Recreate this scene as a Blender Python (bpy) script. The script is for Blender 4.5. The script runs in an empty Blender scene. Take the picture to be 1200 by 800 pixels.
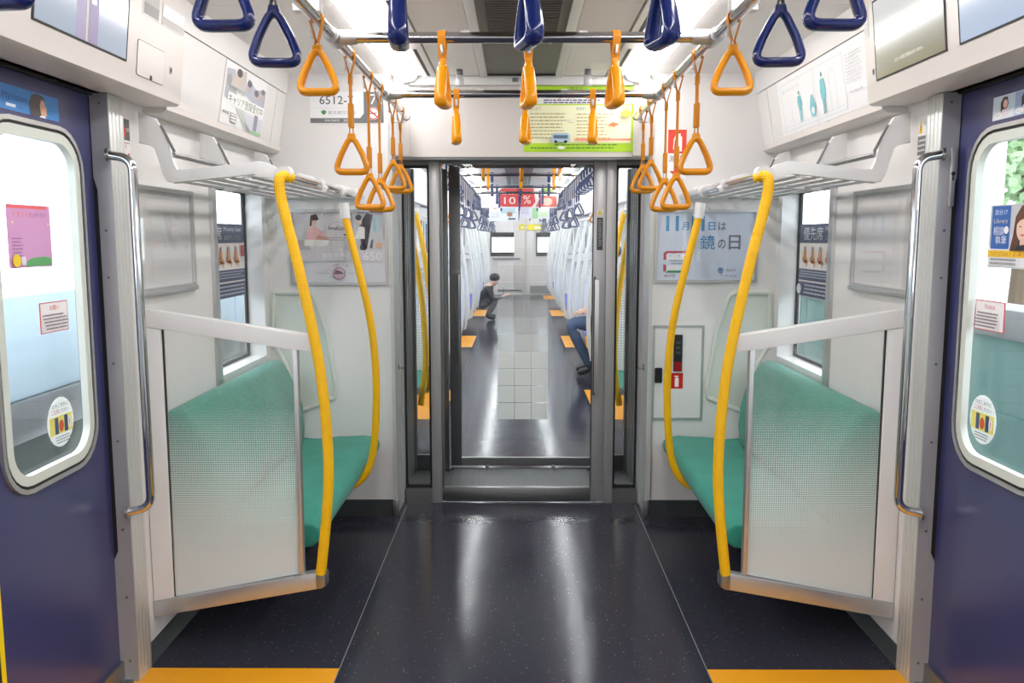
import bpy, bmesh, math, random
from mathutils import Vector
random.seed(7)
R = math.radians
SC = bpy.context.scene
COL = SC.collection

# ---------------------------------------------------------------- camera, world, exposure
F = 1008.0                                   # focal length in pixels of the 1200 x 800 frame
PITCH, YAW = math.atan(122 / F), math.atan(6 / F)
CAM = Vector((-0.02, 0.0, 1.40))
cd = bpy.data.cameras.new('camera')
cd.sensor_width = 36.0
cd.lens = F / 1200 * 36.0
cd.clip_start = 0.05
cam = bpy.data.objects.new('camera', cd)
cam.location = CAM
cam.rotation_euler = (math.pi / 2 - PITCH, 0, YAW)
COL.objects.link(cam)
SC.camera = cam
w = bpy.data.worlds.new('sky')
w.use_nodes = True
SC.world = w
nt = w.node_tree
bg = nt.nodes['Background']
bg.inputs[0].default_value = (0.86, 0.93, 1.0, 1)
bg.inputs[1].default_value = 4.2             # bright overcast day outside
SC.view_settings.view_transform = 'Standard'
SC.view_settings.look = 'None'
SC.view_settings.gamma = 1.0
SC.view_settings.use_curve_mapping = False
SC.view_settings.exposure = 0.08
LAMP = 17.0                                   # radiance of the ceiling light strips

_f = Vector((-math.sin(YAW) * math.cos(PITCH), math.cos(YAW) * math.cos(PITCH), -math.sin(PITCH)))
_r = Vector((math.cos(YAW), math.sin(YAW), 0))
_u = _r.cross(_f)
def at(px, py, axis, val):
    """point on the plane axis = val that the pixel looks at"""
    d = _f + _r * ((px - 600) / F) - _u * ((py - 400) / F)
    i = 'xyz'.index(axis)
    return CAM + d * ((val - CAM[i]) / d[i])

# ---------------------------------------------------------------- materials
def lin(c):
    return tuple(((v / 255) / 12.92 if v / 255 <= 0.04045 else ((v / 255 + 0.055) / 1.055) ** 2.4) for v in c)
MATS = {}
def mat(name, rgb, rough=0.5, metal=0.0, spec=0.5, vary=0.0, vscale=6.0, bump=0.0, bscale=80.0, coat=0.0, emit=0.0, sheen=0.0):
    if name in MATS: return MATS[name]
    m = bpy.data.materials.new(name); m.use_nodes = True
    t = m.node_tree; b = t.nodes['Principled BSDF']
    c = lin(rgb) + (1,)
    b.inputs['Base Color'].default_value = c
    b.inputs['Roughness'].default_value = rough
    b.inputs['Metallic'].default_value = metal
    b.inputs['Specular IOR Level'].default_value = spec
    b.inputs['Coat Weight'].default_value = coat
    b.inputs['Sheen Weight'].default_value = sheen
    if emit:
        b.inputs['Emission Color'].default_value = c
        b.inputs['Emission Strength'].default_value = emit
    if vary or bump:
        tc = t.nodes.new('ShaderNodeTexCoord')
    if vary:
        n = t.nodes.new('ShaderNodeTexNoise'); n.inputs['Scale'].default_value = vscale; n.inputs['Detail'].default_value = 5
        t.links.new(tc.outputs['Object'], n.inputs['Vector'])
        mx = t.nodes.new('ShaderNodeMix'); mx.data_type = 'RGBA'
        mx.inputs[6].default_value = tuple(v * (1 - vary) for v in c[:3]) + (1,)
        mx.inputs[7].default_value = tuple(min(1, v * (1 + vary)) for v in c[:3]) + (1,)
        t.links.new(n.outputs['Fac'], mx.inputs[0]); t.links.new(mx.outputs[2], b.inputs['Base Color'])
    if bump:
        n2 = t.nodes.new('ShaderNodeTexNoise'); n2.inputs['Scale'].default_value = bscale
        t.links.new(tc.outputs['Object'], n2.inputs['Vector'])
        bp = t.nodes.new('ShaderNodeBump'); bp.inputs['Strength'].default_value = bump; bp.inputs['Distance'].default_value = 0.002
        t.links.new(n2.outputs['Fac'], bp.inputs['Height']); t.links.new(bp.outputs['Normal'], b.inputs['Normal'])
    MATS[name] = m
    return m
def ink(rgb, gloss=0.35):
    return mat('ink_%02x%02x%02x' % tuple(rgb), rgb, gloss, spec=0.3)

M_WALL = mat('white_wall_panel', (228, 226, 225), 0.38, vary=0.015)
M_WALL2 = mat('warm_white_panel', (214, 209, 205), 0.35, vary=0.015)
M_CEIL = mat('white_ceiling_panel', (240, 237, 235), 0.5)
M_CREAM = mat('pale_moulded_plastic', (208, 213, 205), 0.35)
M_ALU = mat('satin_aluminium', (196, 197, 198), 0.34, metal=0.75, vary=0.03, vscale=20)
M_STEEL = mat('brushed_steel', (150, 151, 152), 0.32, metal=0.9, vary=0.05, vscale=30)
M_DSTEEL = mat('dull_steel', (118, 121, 122), 0.38, metal=0.8, vary=0.05, vscale=30)
M_CHROME = mat('chrome', (205, 206, 208), 0.1, metal=1.0)
M_JAMB = mat('satin_grey_jamb', (172, 172, 176), 0.4, metal=0.35)
M_FLUTE = mat('pale_anodised_cover', (208, 210, 208), 0.36, metal=0.3)
M_FRAME = mat('satin_frame_metal', (178, 178, 180), 0.36, metal=0.45, vary=0.03, vscale=20)
M_WHITEMETAL = mat('white_painted_metal', (222, 222, 222), 0.3)
M_BLACK = mat('black_rubber', (22, 22, 24), 0.6)
M_DGREY = mat('dark_grey_panel', (62, 64, 66), 0.5, vary=0.05)
M_GREY = mat('mid_grey_panel', (128, 130, 131), 0.45)
M_DOOR = mat('navy_door_paint', (60, 63, 106), 0.24, spec=0.5, vary=0.03)
M_TEAL = mat('teal_moquette', (44, 142, 124), 0.85, vary=0.25, vscale=7, bump=0.4, bscale=400, sheen=0.15)
M_BLUESEAT = mat('blue_moquette', (84, 96, 176), 0.9, vary=0.1)
M_POLE = mat('yellow_pole', (250, 190, 12), 0.42, spec=0.4)
M_WPOLE = mat('white_pole', (232, 232, 226), 0.35)
M_STRAPY = mat('orange_strap_plastic', (238, 154, 10), 0.26, spec=0.5)
M_BELTY = mat('orange_strap_belt', (230, 145, 14), 0.5)
M_STRAPB = mat('navy_strap_plastic', (22, 38, 100), 0.14, spec=0.6)
M_BELTB = mat('charcoal_strap_belt', (70, 76, 90), 0.5)
M_YFLOOR = mat('orange_floor_sheet', (240, 163, 30), 0.4, vary=0.05, vscale=60)
M_LAMP = mat('lit_diffuser', (255, 252, 250), 0.5, emit=LAMP)
M_LAMP2 = mat('lit_diffuser_next_car', (252, 253, 255), 0.5, emit=LAMP * 1.4)
M_PAPER = mat('white_paper', (240, 240, 242), 0.5)

def floor_mat():
    m = bpy.data.materials.new('speckled_navy_floor'); m.use_nodes = True
    t = m.node_tree; b = t.nodes['Principled BSDF']
    tc = t.nodes.new('ShaderNodeTexCoord')
    v = t.nodes.new('ShaderNodeTexVoronoi'); v.inputs['Scale'].default_value = 70
    t.links.new(tc.outputs['Object'], v.inputs['Vector'])
    near = t.nodes.new('ShaderNodeMath'); near.operation = 'LESS_THAN'; near.inputs[1].default_value = 0.16
    t.links.new(v.outputs['Distance'], near.inputs[0])
    sc_ = t.nodes.new('ShaderNodeSeparateColor'); t.links.new(v.outputs['Color'], sc_.inputs[0])
    pick = t.nodes.new('ShaderNodeMath'); pick.operation = 'POWER'; pick.inputs[1].default_value = 3.0
    t.links.new(sc_.outputs[0], pick.inputs[0])
    both = t.nodes.new('ShaderNodeMath'); both.operation = 'MULTIPLY'
    t.links.new(near.outputs[0], both.inputs[0]); t.links.new(pick.outputs[0], both.inputs[1])
    rp = t.nodes.new('ShaderNodeValToRGB')
    rp.color_ramp.elements[0].color = (0.037, 0.037, 0.052, 1); rp.color_ramp.elements[1].color = (0.24, 0.24, 0.28, 1)
    t.links.new(both.outputs[0], rp.inputs[0])
    n = t.nodes.new('ShaderNodeTexNoise'); n.inputs['Scale'].default_value = 4; n.inputs['Detail'].default_value = 6
    t.links.new(tc.outputs['Object'], n.inputs['Vector'])
    mr = t.nodes.new('ShaderNodeMapRange'); mr.inputs[3].default_value = 0.12; mr.inputs[4].default_value = 0.19
    t.links.new(n.outputs['Fac'], mr.inputs[0]); t.links.new(mr.outputs[0], b.inputs['Roughness'])
    t.links.new(rp.outputs[0], b.inputs['Base Color'])
    b.inputs['Specular IOR Level'].default_value = 0.12
    n2 = t.nodes.new('ShaderNodeTexNoise'); n2.inputs['Scale'].default_value = 7
    t.links.new(tc.outputs['Object'], n2.inputs['Vector'])
    bp = t.nodes.new('ShaderNodeBump'); bp.inputs['Strength'].default_value = 0.12; bp.inputs['Distance'].default_value = 0.01
    t.links.new(n2.outputs['Fac'], bp.inputs['Height']); t.links.new(bp.outputs['Normal'], b.inputs['Normal'])
    return m
M_FLOOR = floor_mat()

def schlick(t, refl):
    lw = t.nodes.new('ShaderNodeLayerWeight'); lw.inputs[0].default_value = 0.5
    pw = t.nodes.new('ShaderNodeMath'); pw.operation = 'POWER'; pw.inputs[1].default_value = 5.0
    t.links.new(lw.outputs['Facing'], pw.inputs[0])
    ma = t.nodes.new('ShaderNodeMath'); ma.operation = 'MULTIPLY_ADD'; ma.inputs[1].default_value = 0.96 * refl; ma.inputs[2].default_value = 0.04 * refl
    t.links.new(pw.outputs[0], ma.inputs[0])
    return ma
def glass_mat(name, tint=(1, 1, 1), refl=1.0, rough=0.0):
    m = bpy.data.materials.new(name); m.use_nodes = True
    t = m.node_tree; t.nodes.remove(t.nodes['Principled BSDF'])
    tr = t.nodes.new('ShaderNodeBsdfTransparent'); tr.inputs[0].default_value = tint + (1,)
    gl = t.nodes.new('ShaderNodeBsdfGlossy'); gl.inputs['Roughness'].default_value = rough
    mu = schlick(t, refl)
    mx = t.nodes.new('ShaderNodeMixShader')
    t.links.new(mu.outputs[0], mx.inputs[0])
    t.links.new(tr.outputs[0], mx.inputs[1]); t.links.new(gl.outputs[0], mx.inputs[2])
    t.links.new(mx.outputs[0], t.nodes['Material Output'].inputs[0])
    return m
M_GLASS = glass_mat('window_glass', (0.965, 0.98, 0.98), 0.8)
M_GLASSD = glass_mat('gangway_glass', (0.97, 0.98, 0.98), 0.6)
M_COVER = glass_mat('clear_poster_cover', (0.98, 0.98, 0.98), 1.0, 0.02)

def white_film(t, cover):
    """half see-through white film, cover = share that is white"""
    tr = t.nodes.new('ShaderNodeBsdfTransparent')
    df = t.nodes.new('ShaderNodeBsdfDiffuse'); df.inputs[0].default_value = (0.90, 0.93, 0.915, 1)
    tl = t.nodes.new('ShaderNodeBsdfTranslucent'); tl.inputs[0].default_value = (0.90, 0.93, 0.915, 1)
    m1 = t.nodes.new('ShaderNodeMixShader'); m1.inputs[0].default_value = 0.4
    t.links.new(df.outputs[0], m1.inputs[1]); t.links.new(tl.outputs[0], m1.inputs[2])
    m2 = t.nodes.new('ShaderNodeMixShader')
    t.links.new(tr.outputs[0], m2.inputs[1]); t.links.new(m1.outputs[0], m2.inputs[2])
    if isinstance(cover, float): m2.inputs[0].default_value = cover
    else: t.links.new(cover, m2.inputs[0])
    return m2
def dotted_glass(name, z_full, z_clear, pitch=0.0075, lo=0.10, hi=0.93):
    m = bpy.data.materials.new(name); m.use_nodes = True
    t = m.node_tree; t.nodes.remove(t.nodes['Principled BSDF'])
    def math_(op, a, b=None):
        n = t.nodes.new('ShaderNodeMath'); n.operation = op
        for i, v in enumerate((a, b)):
            if v is None: continue
            if isinstance(v, (int, float)): n.inputs[i].default_value = v
            else: t.links.new(v, n.inputs[i])
        return n.outputs[0]
    tc = t.nodes.new('ShaderNodeTexCoord'); sp = t.nodes.new('ShaderNodeSeparateXYZ')
    t.links.new(tc.outputs['Object'], sp.inputs[0])
    cells = []
    for ax in ('X', 'Z'):
        fr = math_('FRACT', math_('DIVIDE', math_('ADD', sp.outputs[ax], 10.0), pitch))
        cells.append(math_('ABSOLUTE', math_('SUBTRACT', fr, 0.5)))
    d = math_('MAXIMUM', cells[0], cells[1])
    mr = t.nodes.new('ShaderNodeMapRange')
    mr.inputs[1].default_value = z_full; mr.inputs[2].default_value = z_clear
    mr.inputs[3].default_value = 0.0; mr.inputs[4].default_value = 1.0
    t.links.new(sp.outputs['Z'], mr.inputs[0])
    g = math_('GREATER_THAN', d, math_('MULTIPLY', math_('POWER', mr.outputs[0], 0.35), 0.5))
    cov = math_('ADD', math_('MULTIPLY', g, hi - lo), lo)
    film = white_film(t, cov)
    gl = t.nodes.new('ShaderNodeBsdfGlossy'); gl.inputs['Roughness'].default_value = 0.05
    mx = t.nodes.new('ShaderNodeMixShader')
    t.links.new(schlick(t, 0.5).outputs[0], mx.inputs[0])
    t.links.new(film.outputs[0], mx.inputs[1]); t.links.new(gl.outputs[0], mx.inputs[2])
    t.links.new(mx.outputs[0], t.nodes['Material Output'].inputs[0])
    return m
M_DOTGLASS = dotted_glass('dot_printed_partition_glass', 0.30, 0.85, lo=0.07)
M_FROST = dotted_glass('frosted_partition_glass_far', 0.45, 1.10, 0.02, 0.2, 0.85)
def film_mat(cover):
    k = 'white_film_%d' % int(cover * 100)
    if k in MATS: return MATS[k]
    m = bpy.data.materials.new(k); m.use_nodes = True
    t = m.node_tree; t.nodes.remove(t.nodes['Principled BSDF'])
    t.links.new(white_film(t, float(cover)).outputs[0], t.nodes['Material Output'].inputs[0])
    MATS[k] = m
    return m
def screen_mat(name, top, bottom, strength):
    m = bpy.data.materials.new(name); m.use_nodes = True
    t = m.node_tree; b = t.nodes['Principled BSDF']
    b.inputs['Base Color'].default_value = (0.02, 0.02, 0.02, 1); b.inputs['Roughness'].default_value = 0.15
    tc = t.nodes.new('ShaderNodeTexCoord'); sp = t.nodes.new('ShaderNodeSeparateXYZ')
    t.links.new(tc.outputs['Generated'], sp.inputs[0])
    rp = t.nodes.new('ShaderNodeValToRGB')
    rp.color_ramp.elements[0].color = lin(bottom) + (1,); rp.color_ramp.elements[1].color = lin(top) + (1,)
    t.links.new(sp.outputs['Z'], rp.inputs[0]); t.links.new(rp.outputs[0], b.inputs['Emission Color'])
    b.inputs['Emission Strength'].default_value = strength
    return m
def plate_mat():
    m = mat('chequer_plate', (110, 112, 114), 0.35, metal=0.8)
    t = m.node_tree; b = t.nodes['Principled BSDF']
    tc = t.nodes.new('ShaderNodeTexCoord'); v = t.nodes.new('ShaderNodeTexVoronoi'); v.inputs['Scale'].default_value = 70
    v.inputs['Randomness'].default_value = 0.0
    bp = t.nodes.new('ShaderNodeBump'); bp.inputs['Strength'].default_value = 1.0; bp.inputs['Distance'].default_value = 0.01
    t.links.new(tc.outputs['Object'], v.inputs['Vector']); t.links.new(v.outputs['Distance'], bp.inputs['Height'])
    t.links.new(bp.outputs['Normal'], b.inputs['Normal'])
    return m
M_PLATE = plate_mat()
def pole_grip(m):
    t = m.node_tree; b = t.nodes['Principled BSDF']
    tc = t.nodes.new('ShaderNodeTexCoord'); v = t.nodes.new('ShaderNodeTexVoronoi'); v.inputs['Scale'].default_value = 125
    v.inputs['Randomness'].default_value = 0.1
    bp = t.nodes.new('ShaderNodeBump'); bp.inputs['Strength'].default_value = 0.8; bp.inputs['Distance'].default_value = 0.0035
    bp.invert = True
    t.links.new(tc.outputs['Object'], v.inputs['Vector']); t.links.new(v.outputs['Distance'], bp.inputs['Height'])
    t.links.new(bp.outputs['Normal'], b.inputs['Normal'])
M_GRIP = mat('dimpled_yellow_pole', (250, 192, 14), 0.42, spec=0.4); pole_grip(M_GRIP)

# ---------------------------------------------------------------- builders
ORG = {}
def tag(o, label=None, cat=None, group=None, kind=None):
    if label: o['label'] = label
    if cat: o['category'] = cat
    if group: o['group'] = group
    if kind: o['kind'] = kind
    return o
def empty(name, loc=(0, 0, 0), label=None, cat=None, group=None, kind=None):
    o = bpy.data.objects.new(name, None)
    o.empty_display_size = 0.1
    o.location = loc
    COL.objects.link(o)
    ORG[o.name] = Vector(loc)
    return tag(o, label, cat, group, kind)
class MB:
    def __init__(self): self.bm = bmesh.new()
    def box(self, x0, x1, y0, y1, z0, z1, bev=0.0, seg=2):
        x0, x1 = min(x0, x1), max(x0, x1); y0, y1 = min(y0, y1), max(y0, y1); z0, z1 = min(z0, z1), max(z0, z1)
        v = [self.bm.verts.new(p) for p in ((x0,y0,z0),(x1,y0,z0),(x1,y1,z0),(x0,y1,z0),(x0,y0,z1),(x1,y0,z1),(x1,y1,z1),(x0,y1,z1))]
        fs = [self.bm.faces.new([v[i] for i in q]) for q in ((0,3,2,1),(4,5,6,7),(0,1,5,4),(1,2,6,5),(2,3,7,6),(3,0,4,7))]
        if bev:
            es = list({e for f in fs for e in f.edges})
            bmesh.ops.bevel(self.bm, geom=es, offset=bev, segments=seg, affect='EDGES', profile=0.5)
        return self
    def prism(self, pts, axis, a0, a1, bev=0.0, seg=2):
        """closed 2-D outline pushed along axis; the 2-D axes are the other two in xyz order"""
        def P(p, a):
            return {'x': (a, p[0], p[1]), 'y': (p[0], a, p[1]), 'z': (p[0], p[1], a)}[axis]
        A = [self.bm.verts.new(P(p, a0)) for p in pts]; B = [self.bm.verts.new(P(p, a1)) for p in pts]
        n = len(pts)
        fs = [self.bm.faces.new(A), self.bm.faces.new(B[::-1])]
        caps = [fs[0], fs[1]]
        for i in range(n): self.bm.faces.new((A[i], B[i], B[(i + 1) % n], A[(i + 1) % n]))
        if bev:
            es = list({e for f in caps for e in f.edges})
            bmesh.ops.bevel(self.bm, geom=es, offset=bev, segments=seg, affect='EDGES', profile=0.5)
        return self
    def ring(self, outer, inner, axis, a0, a1):
        def P(p, a):
            return {'x': (a, p[0], p[1]), 'y': (p[0], a, p[1]), 'z': (p[0], p[1], a)}[axis]
        L = [[self.bm.verts.new(P(p, a)) for p in pts] for pts, a in ((outer, a0), (outer, a1), (inner, a1), (inner, a0))]
        n = len(outer)
        for k in range(4):
            A, B = L[k], L[(k + 1) % 4]
            for i in range(n): self.bm.faces.new((A[i], B[i], B[(i + 1) % n], A[(i + 1) % n]))
        return self
    def tube(self, pts, r, seg=10, closed=False, r2=None, side=None):
        """round (or, with r2 along the fixed vector side, elliptic) tube along pts"""
        pts = [Vector(p) for p in pts]; n = len(pts)
        rr = r if isinstance(r, (list, tuple)) else [r] * n
        rs = r2 if isinstance(r2, (list, tuple)) else ([r2] * n if r2 else rr)
        rings = []; prev = None
        for i, p in enumerate(pts):
            a = pts[(i - 1) % n] if (closed or i > 0) else p
            b = pts[(i + 1) % n] if (closed or i < n - 1) else p
            t = (b - a).normalized()
            if side is not None:
                s = Vector(side); s = (s - t * s.dot(t)).normalized()
            elif prev is None:
                h = Vector((0, 0, 1)) if abs(t.z) < 0.9 else Vector((1, 0, 0))
                s = (h - t * h.dot(t)).normalized()
            else:
                s = (prev - t * prev.dot(t)).normalized()
            prev = s
            q = t.cross(s)
            rings.append([self.bm.verts.new(p + q * (rr[i] * math.cos(k * 2 * math.pi / seg)) + s * (rs[i] * math.sin(k * 2 * math.pi / seg))) for k in range(seg)])
        m = n if closed else n - 1
        for i in range(m):
            A, B = rings[i], rings[(i + 1) % n]
            for k in range(seg): self.bm.faces.new((A[k], A[(k + 1) % seg], B[(k + 1) % seg], B[k]))
        if not closed:
            self.bm.faces.new(rings[0][::-1]); self.bm.faces.new(rings[-1])
        return self
    def ribbon(self, path, th, y0, y1):
        """flat belt: path in x-z, thickness th, wide from y0 to y1"""
        n = len(path); L = []; Rr = []
        for i in range(n):
            a = Vector(path[max(0, i - 1)]); b = Vector(path[min(n - 1, i + 1)]); t = (b - a).normalized()
            nn = Vector((-t.y, t.x)); p = Vector(path[i])
            L.append(p + nn * th / 2); Rr.append(p - nn * th / 2)
        for i in range(n - 1):
            q = (L[i], L[i + 1], Rr[i + 1], Rr[i])
            A = [self.bm.verts.new((p.x, y0, p.y)) for p in q]; B = [self.bm.verts.new((p.x, y1, p.y)) for p in q]
            for k in range(4): self.bm.faces.new((A[k], A[(k + 1) % 4], B[(k + 1) % 4], B[k]))
            self.bm.faces.new(A[::-1]); self.bm.faces.new(B)
        return self
    def ball(self, c, r, sx=1, sy=1, sz=1, u=12, v=8):
        from mathutils import Matrix
        bmesh.ops.create_uvsphere(self.bm, u_segments=u, v_segments=v, radius=r, matrix=Matrix.Translation(c) @ Matrix.Diagonal((sx, sy, sz, 1)))
        return self
    def build(self, name, m, parent=None, angle=38, kind=None, label=None):
        bmesh.ops.recalc_face_normals(self.bm, faces=self.bm.faces[:])
        me = bpy.data.meshes.new(name)
        if parent is not None:
            o_ = ORG[parent.name]
            for v in self.bm.verts: v.co -= o_
        self.bm.to_mesh(me); self.bm.free()
        me.polygons.foreach_set('use_smooth', [True] * len(me.polygons))
        me.set_sharp_from_angle(angle=R(angle))
        me.materials.append(m)
        o = bpy.data.objects.new(name, me)
        COL.objects.link(o)
        if parent is not None:
            o.parent = parent; ORG[o.name] = ORG[parent.name]
        else: ORG[o.name] = Vector((0, 0, 0))
        if kind: o['kind'] = kind
        if label: o['label'] = label
        return o
def copy_tree(o, parent=None):
    c = o.copy(); COL.objects.link(c)
    ORG[c.name] = ORG[o.name].copy()
    if parent is not None: c.parent = parent
    for ch in list(o.children): copy_tree(ch, c)
    return c
def rrect(a0, a1, b0, b1, r, n=6):
    out = []
    for ca, cb, s in ((a1 - r, b1 - r, 0), (a0 + r, b1 - r, 90), (a0 + r, b0 + r, 180), (a1 - r, b0 + r, 270)):
        for k in range(n + 1):
            t = R(s + 90 * k / n); out.append((ca + r * math.cos(t), cb + r * math.sin(t)))
    return out
def smooth_path(pts, n=6):
    P = [Vector(p) for p in pts]; out = []
    for i in range(len(P) - 1):
        p0 = P[max(0, i - 1)]; p1 = P[i]; p2 = P[i + 1]; p3 = P[min(len(P) - 1, i + 2)]
        for k in range(n):
            t = k / n
            out.append(0.5 * ((2 * p1) + (p2 - p0) * t + (2 * p0 - 5 * p1 + 4 * p2 - p3) * t * t + (3 * p1 - p0 - 3 * p2 + p3) * t ** 3))
    out.append(P[-1])
    return out
def fillet(pts, r, n=6, closed=False):
    P = [Vector(p) for p in pts]; out = []; N = len(P)
    for i, p in enumerate(P):
        if not closed and i in (0, N - 1): out.append(p); continue
        rr = r[i] if isinstance(r, (list, tuple)) else r
        a = (P[(i - 1) % N] - p); b = (P[(i + 1) % N] - p)
        ang = a.angle(b); d = min(rr / math.tan(ang / 2), a.length * .49, b.length * .49)
        A = p + a.normalized() * d; B = p + b.normalized() * d
        for k in range(n + 1):
            t = k / n; out.append((1 - t) ** 2 * A + 2 * t * (1 - t) * p + t * t * B)
    return out

def text_mesh(s, bold=0.0):
    c = bpy.data.curves.new('lettering', 'FONT'); c.body = s; c.resolution_u = 2; c.offset = bold
    o = bpy.data.objects.new('lettering', c)
    m = bpy.data.meshes.new_from_object(o)
    bpy.data.objects.remove(o); bpy.data.curves.remove(c)
    return m
class Print:
    """a flat printed sheet: u to the reader's right, v up, both in metres from the sheet's lower left corner"""
    def __init__(self, root, origin, u, v, w, h):
        self.root, self.o, self.u, self.v, self.w, self.h = root, Vector(origin), Vector(u).normalized(), Vector(v).normalized(), w, h
        self.n = self.u.cross(self.v); self.layers = {}; self.k = 0
    def P(self, a, b, lift): return self.o + self.u * (a * self.w) + self.v * (b * self.h) + self.n * lift
    def bm(self, rgb, name):
        key = (tuple(rgb), name)
        if key not in self.layers: self.layers[key] = bmesh.new()
        return self.layers[key]
    def lift(self): self.k += 1; return 0.0012 + 0.00012 * self.k
    def sheet(self, m, name='paper', th=0.001, r=0.0):
        b = bmesh.new()
        pts = rrect(0, 1, 0, 1, r, 5) if r else [(0, 0), (1, 0), (1, 1), (0, 1)]
        A = [b.verts.new(self.P(x, y, 0)) for x, y in pts]; B = [b.verts.new(self.P(x, y, th)) for x, y in pts]
        b.faces.new(A[::-1]); b.faces.new(B)
        for i in range(len(pts)): b.faces.new((A[i], A[(i + 1) % len(pts)], B[(i + 1) % len(pts)], B[i]))
        mb = MB(); mb.bm.free(); mb.bm = b
        self.paper = mb.build(name, m, self.root); return self
    def poly(self, pts, rgb, name='printed_shape'):
        l = self.lift(); b = self.bm(rgb, name)
        b.faces.new([b.verts.new(self.P(x, y, l)) for x, y in pts]); return self
    def rect(self, x, y, w, h, rgb, name='printed_shape'): return self.poly([(x, y), (x + w, y), (x + w, y + h), (x, y + h)], rgb, name)
    def ell(self, x, y, rx, ry, rgb, n=20): return self.poly([(x + rx * math.cos(2 * math.pi * k / n), y + ry * math.sin(2 * math.pi * k / n)) for k in range(n)], rgb)
    def hoop(self, x, y, rx, ry, k, rgb, n=24):
        l = self.lift(); b = self.bm(rgb, 'printed_shape')
        A = [b.verts.new(self.P(x + rx * math.cos(2 * math.pi * i / n), y + ry * math.sin(2 * math.pi * i / n), l)) for i in range(n)]
        B = [b.verts.new(self.P(x + rx * k * math.cos(2 * math.pi * i / n), y + ry * k * math.sin(2 * math.pi * i / n), l)) for i in range(n)]
        for i in range(n): b.faces.new((A[i], A[(i + 1) % n], B[(i + 1) % n], B[i]))
        return self
    def text(self, s, x, y, w, h, rgb, skew=0.0, bold=0.0):
        """lettering fitted into the box x, y, w, h (shares of the sheet)"""
        m = text_mesh(s, bold); l = self.lift(); b = self.bm(rgb, 'lettering')
        xs = [v.co.x for v in m.vertices]; ys = [v.co.y for v in m.vertices]
        x0, x1, y0, y1 = min(xs), max(xs), min(ys), max(ys)
        vs = [b.verts.new(self.P(x + (v.co.x - x0) / (x1 - x0) * w, y + (v.co.y - y0) / max(1e-6, y1 - y0) * h + skew * (v.co.x - x0) / (x1 - x0), l)) for v in m.vertices]
        for p in m.polygons:
            try: b.faces.new([vs[i] for i in p.vertices])
            except ValueError: pass
        bpy.data.meshes.remove(m); return self
    def lines(self, x, y, w, n, dy, h, rgb, jag=0.25):
        """rows of print too small to read"""
        for i in range(n):
            ww = w * (1 - jag * random.random()); a = x
            while a < x + ww:
                s = min(random.uniform(0.015, 0.05), x + ww - a); self.rect(a, y - i * dy, s, h, rgb, 'small_print'); a += s + 0.008
        return self
    def done(self, under_paper=True):
        for (rgb, name), b in self.layers.items():
            mb = MB(); mb.bm.free(); mb.bm = b
            par = getattr(self, 'paper', self.root)
            me_o = self.finish(mb, name, ink(rgb), par)
        return self
    def finish(self, mb, name, m, par):
        # keep faces turned to the reader
        n = self.n
        mb.bm.normal_update()
        for f in mb.bm.faces:
            if f.normal.dot(n) < 0: f.normal_flip()
        me = bpy.data.meshes.new(name); o_ = ORG[par.name]
        for v in mb.bm.verts: v.co -= o_
        mb.bm.to_mesh(me); mb.bm.free(); me.materials.append(m)
        o = bpy.data.objects.new(name, me); COL.objects.link(o); o.parent = par; ORG[o.name] = o_
        return o

SIDE = {-1: 'left', 1: 'right'}
XW, XD = 1.24, 1.275                       # inner face of the side walls, of the doors
Y_END, Y_FR = 4.22, 4.45                   # end wall, gangway frame
Z_C = 2.185                                # ceiling

# ================================================================ THE CAR WE STAND IN
fl = empty('floor', (0, 0, 0), 'speckled dark navy floor of the near train car', 'floor', kind='structure')
MB().box(-1.34, 1.34, -3.0, 4.45, -0.06, -0.008).build('floor_base', M_DGREY, fl)
MB().box(-0.5985, 0.5985, -3.0, 4.45, -0.008, 0.0).build('floor_sheet', M_FLOOR, fl)
for s in (-1, 1):
    for y0, y1 in ((2.6665, 4.40), (-3.0, 1.33)):
        MB().box(s * 0.6015, s * 1.275, y0, y1, -0.008, 0.0).build('floor_sheet', M_FLOOR, fl)
    MB().box(s * 0.6015, s * 1.275, 1.3315, 2.6635, -0.008, 0.0).build('door_area_sheet', M_YFLOOR, fl, label='orange floor sheet in front of the door')
    MB().box(s * 0.5985, s * 0.6015, -3.0, 4.40, -0.008, 0.0006).build('seam_strip', M_GREY, fl)

def side_wall(s, y0, y1, openings, name='wall'):
    """white side wall with rectangular openings (ya, yb, za, zb)"""
    mb = MB(); x0, x1 = s * XW, s * (XW + 0.10); top = Z_C
    ops = sorted(openings); y = y0
    for (ya, yb, za, zb) in ops:
        if ya > y: mb.box(x0, x1, y, ya, 0, top)
        if za > 0: mb.box(x0, x1, ya, yb, 0, za)
        mb.box(x0, x1, ya, yb, zb, top)
        y = yb
    if y < y1: mb.box(x0, x1, y, y1, 0, top)
    o = mb.build('wall_' + SIDE[s], M_WALL)
    return tag(o, 'white panelled %s side wall of the %s train car' % (SIDE[s], name), 'wall', kind='structure')
WIN = (3.47, 4.14, 0.82, 1.63)
for s in (-1, 1):
    side_wall(s, -3.0, 4.45, [WIN, (1.30, 2.60, 0, 1.82), (-1.7, 0.6, 0.82, 1.63)], 'near')
    # coved base
    bb = MB().prism([(s * 1.24, 0), (s * 1.222, 0), (s * 1.230, 0.02), (s * 1.234, 0.055), (s * 1.24, 0.06)], 'y', 2.672, 4.22).build('baseboard_' + SIDE[s], M_DSTEEL)
    tag(bb, 'grey coved baseboard under the %s bench' % SIDE[s], 'baseboard', kind='structure')
o = MB().box(-1.34, 1.34, -3.1, -3.0, 0, Z_C).build('wall_front', M_WALL)
tag(o, 'white wall closing the near car behind the viewer', 'wall', kind='structure')

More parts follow.
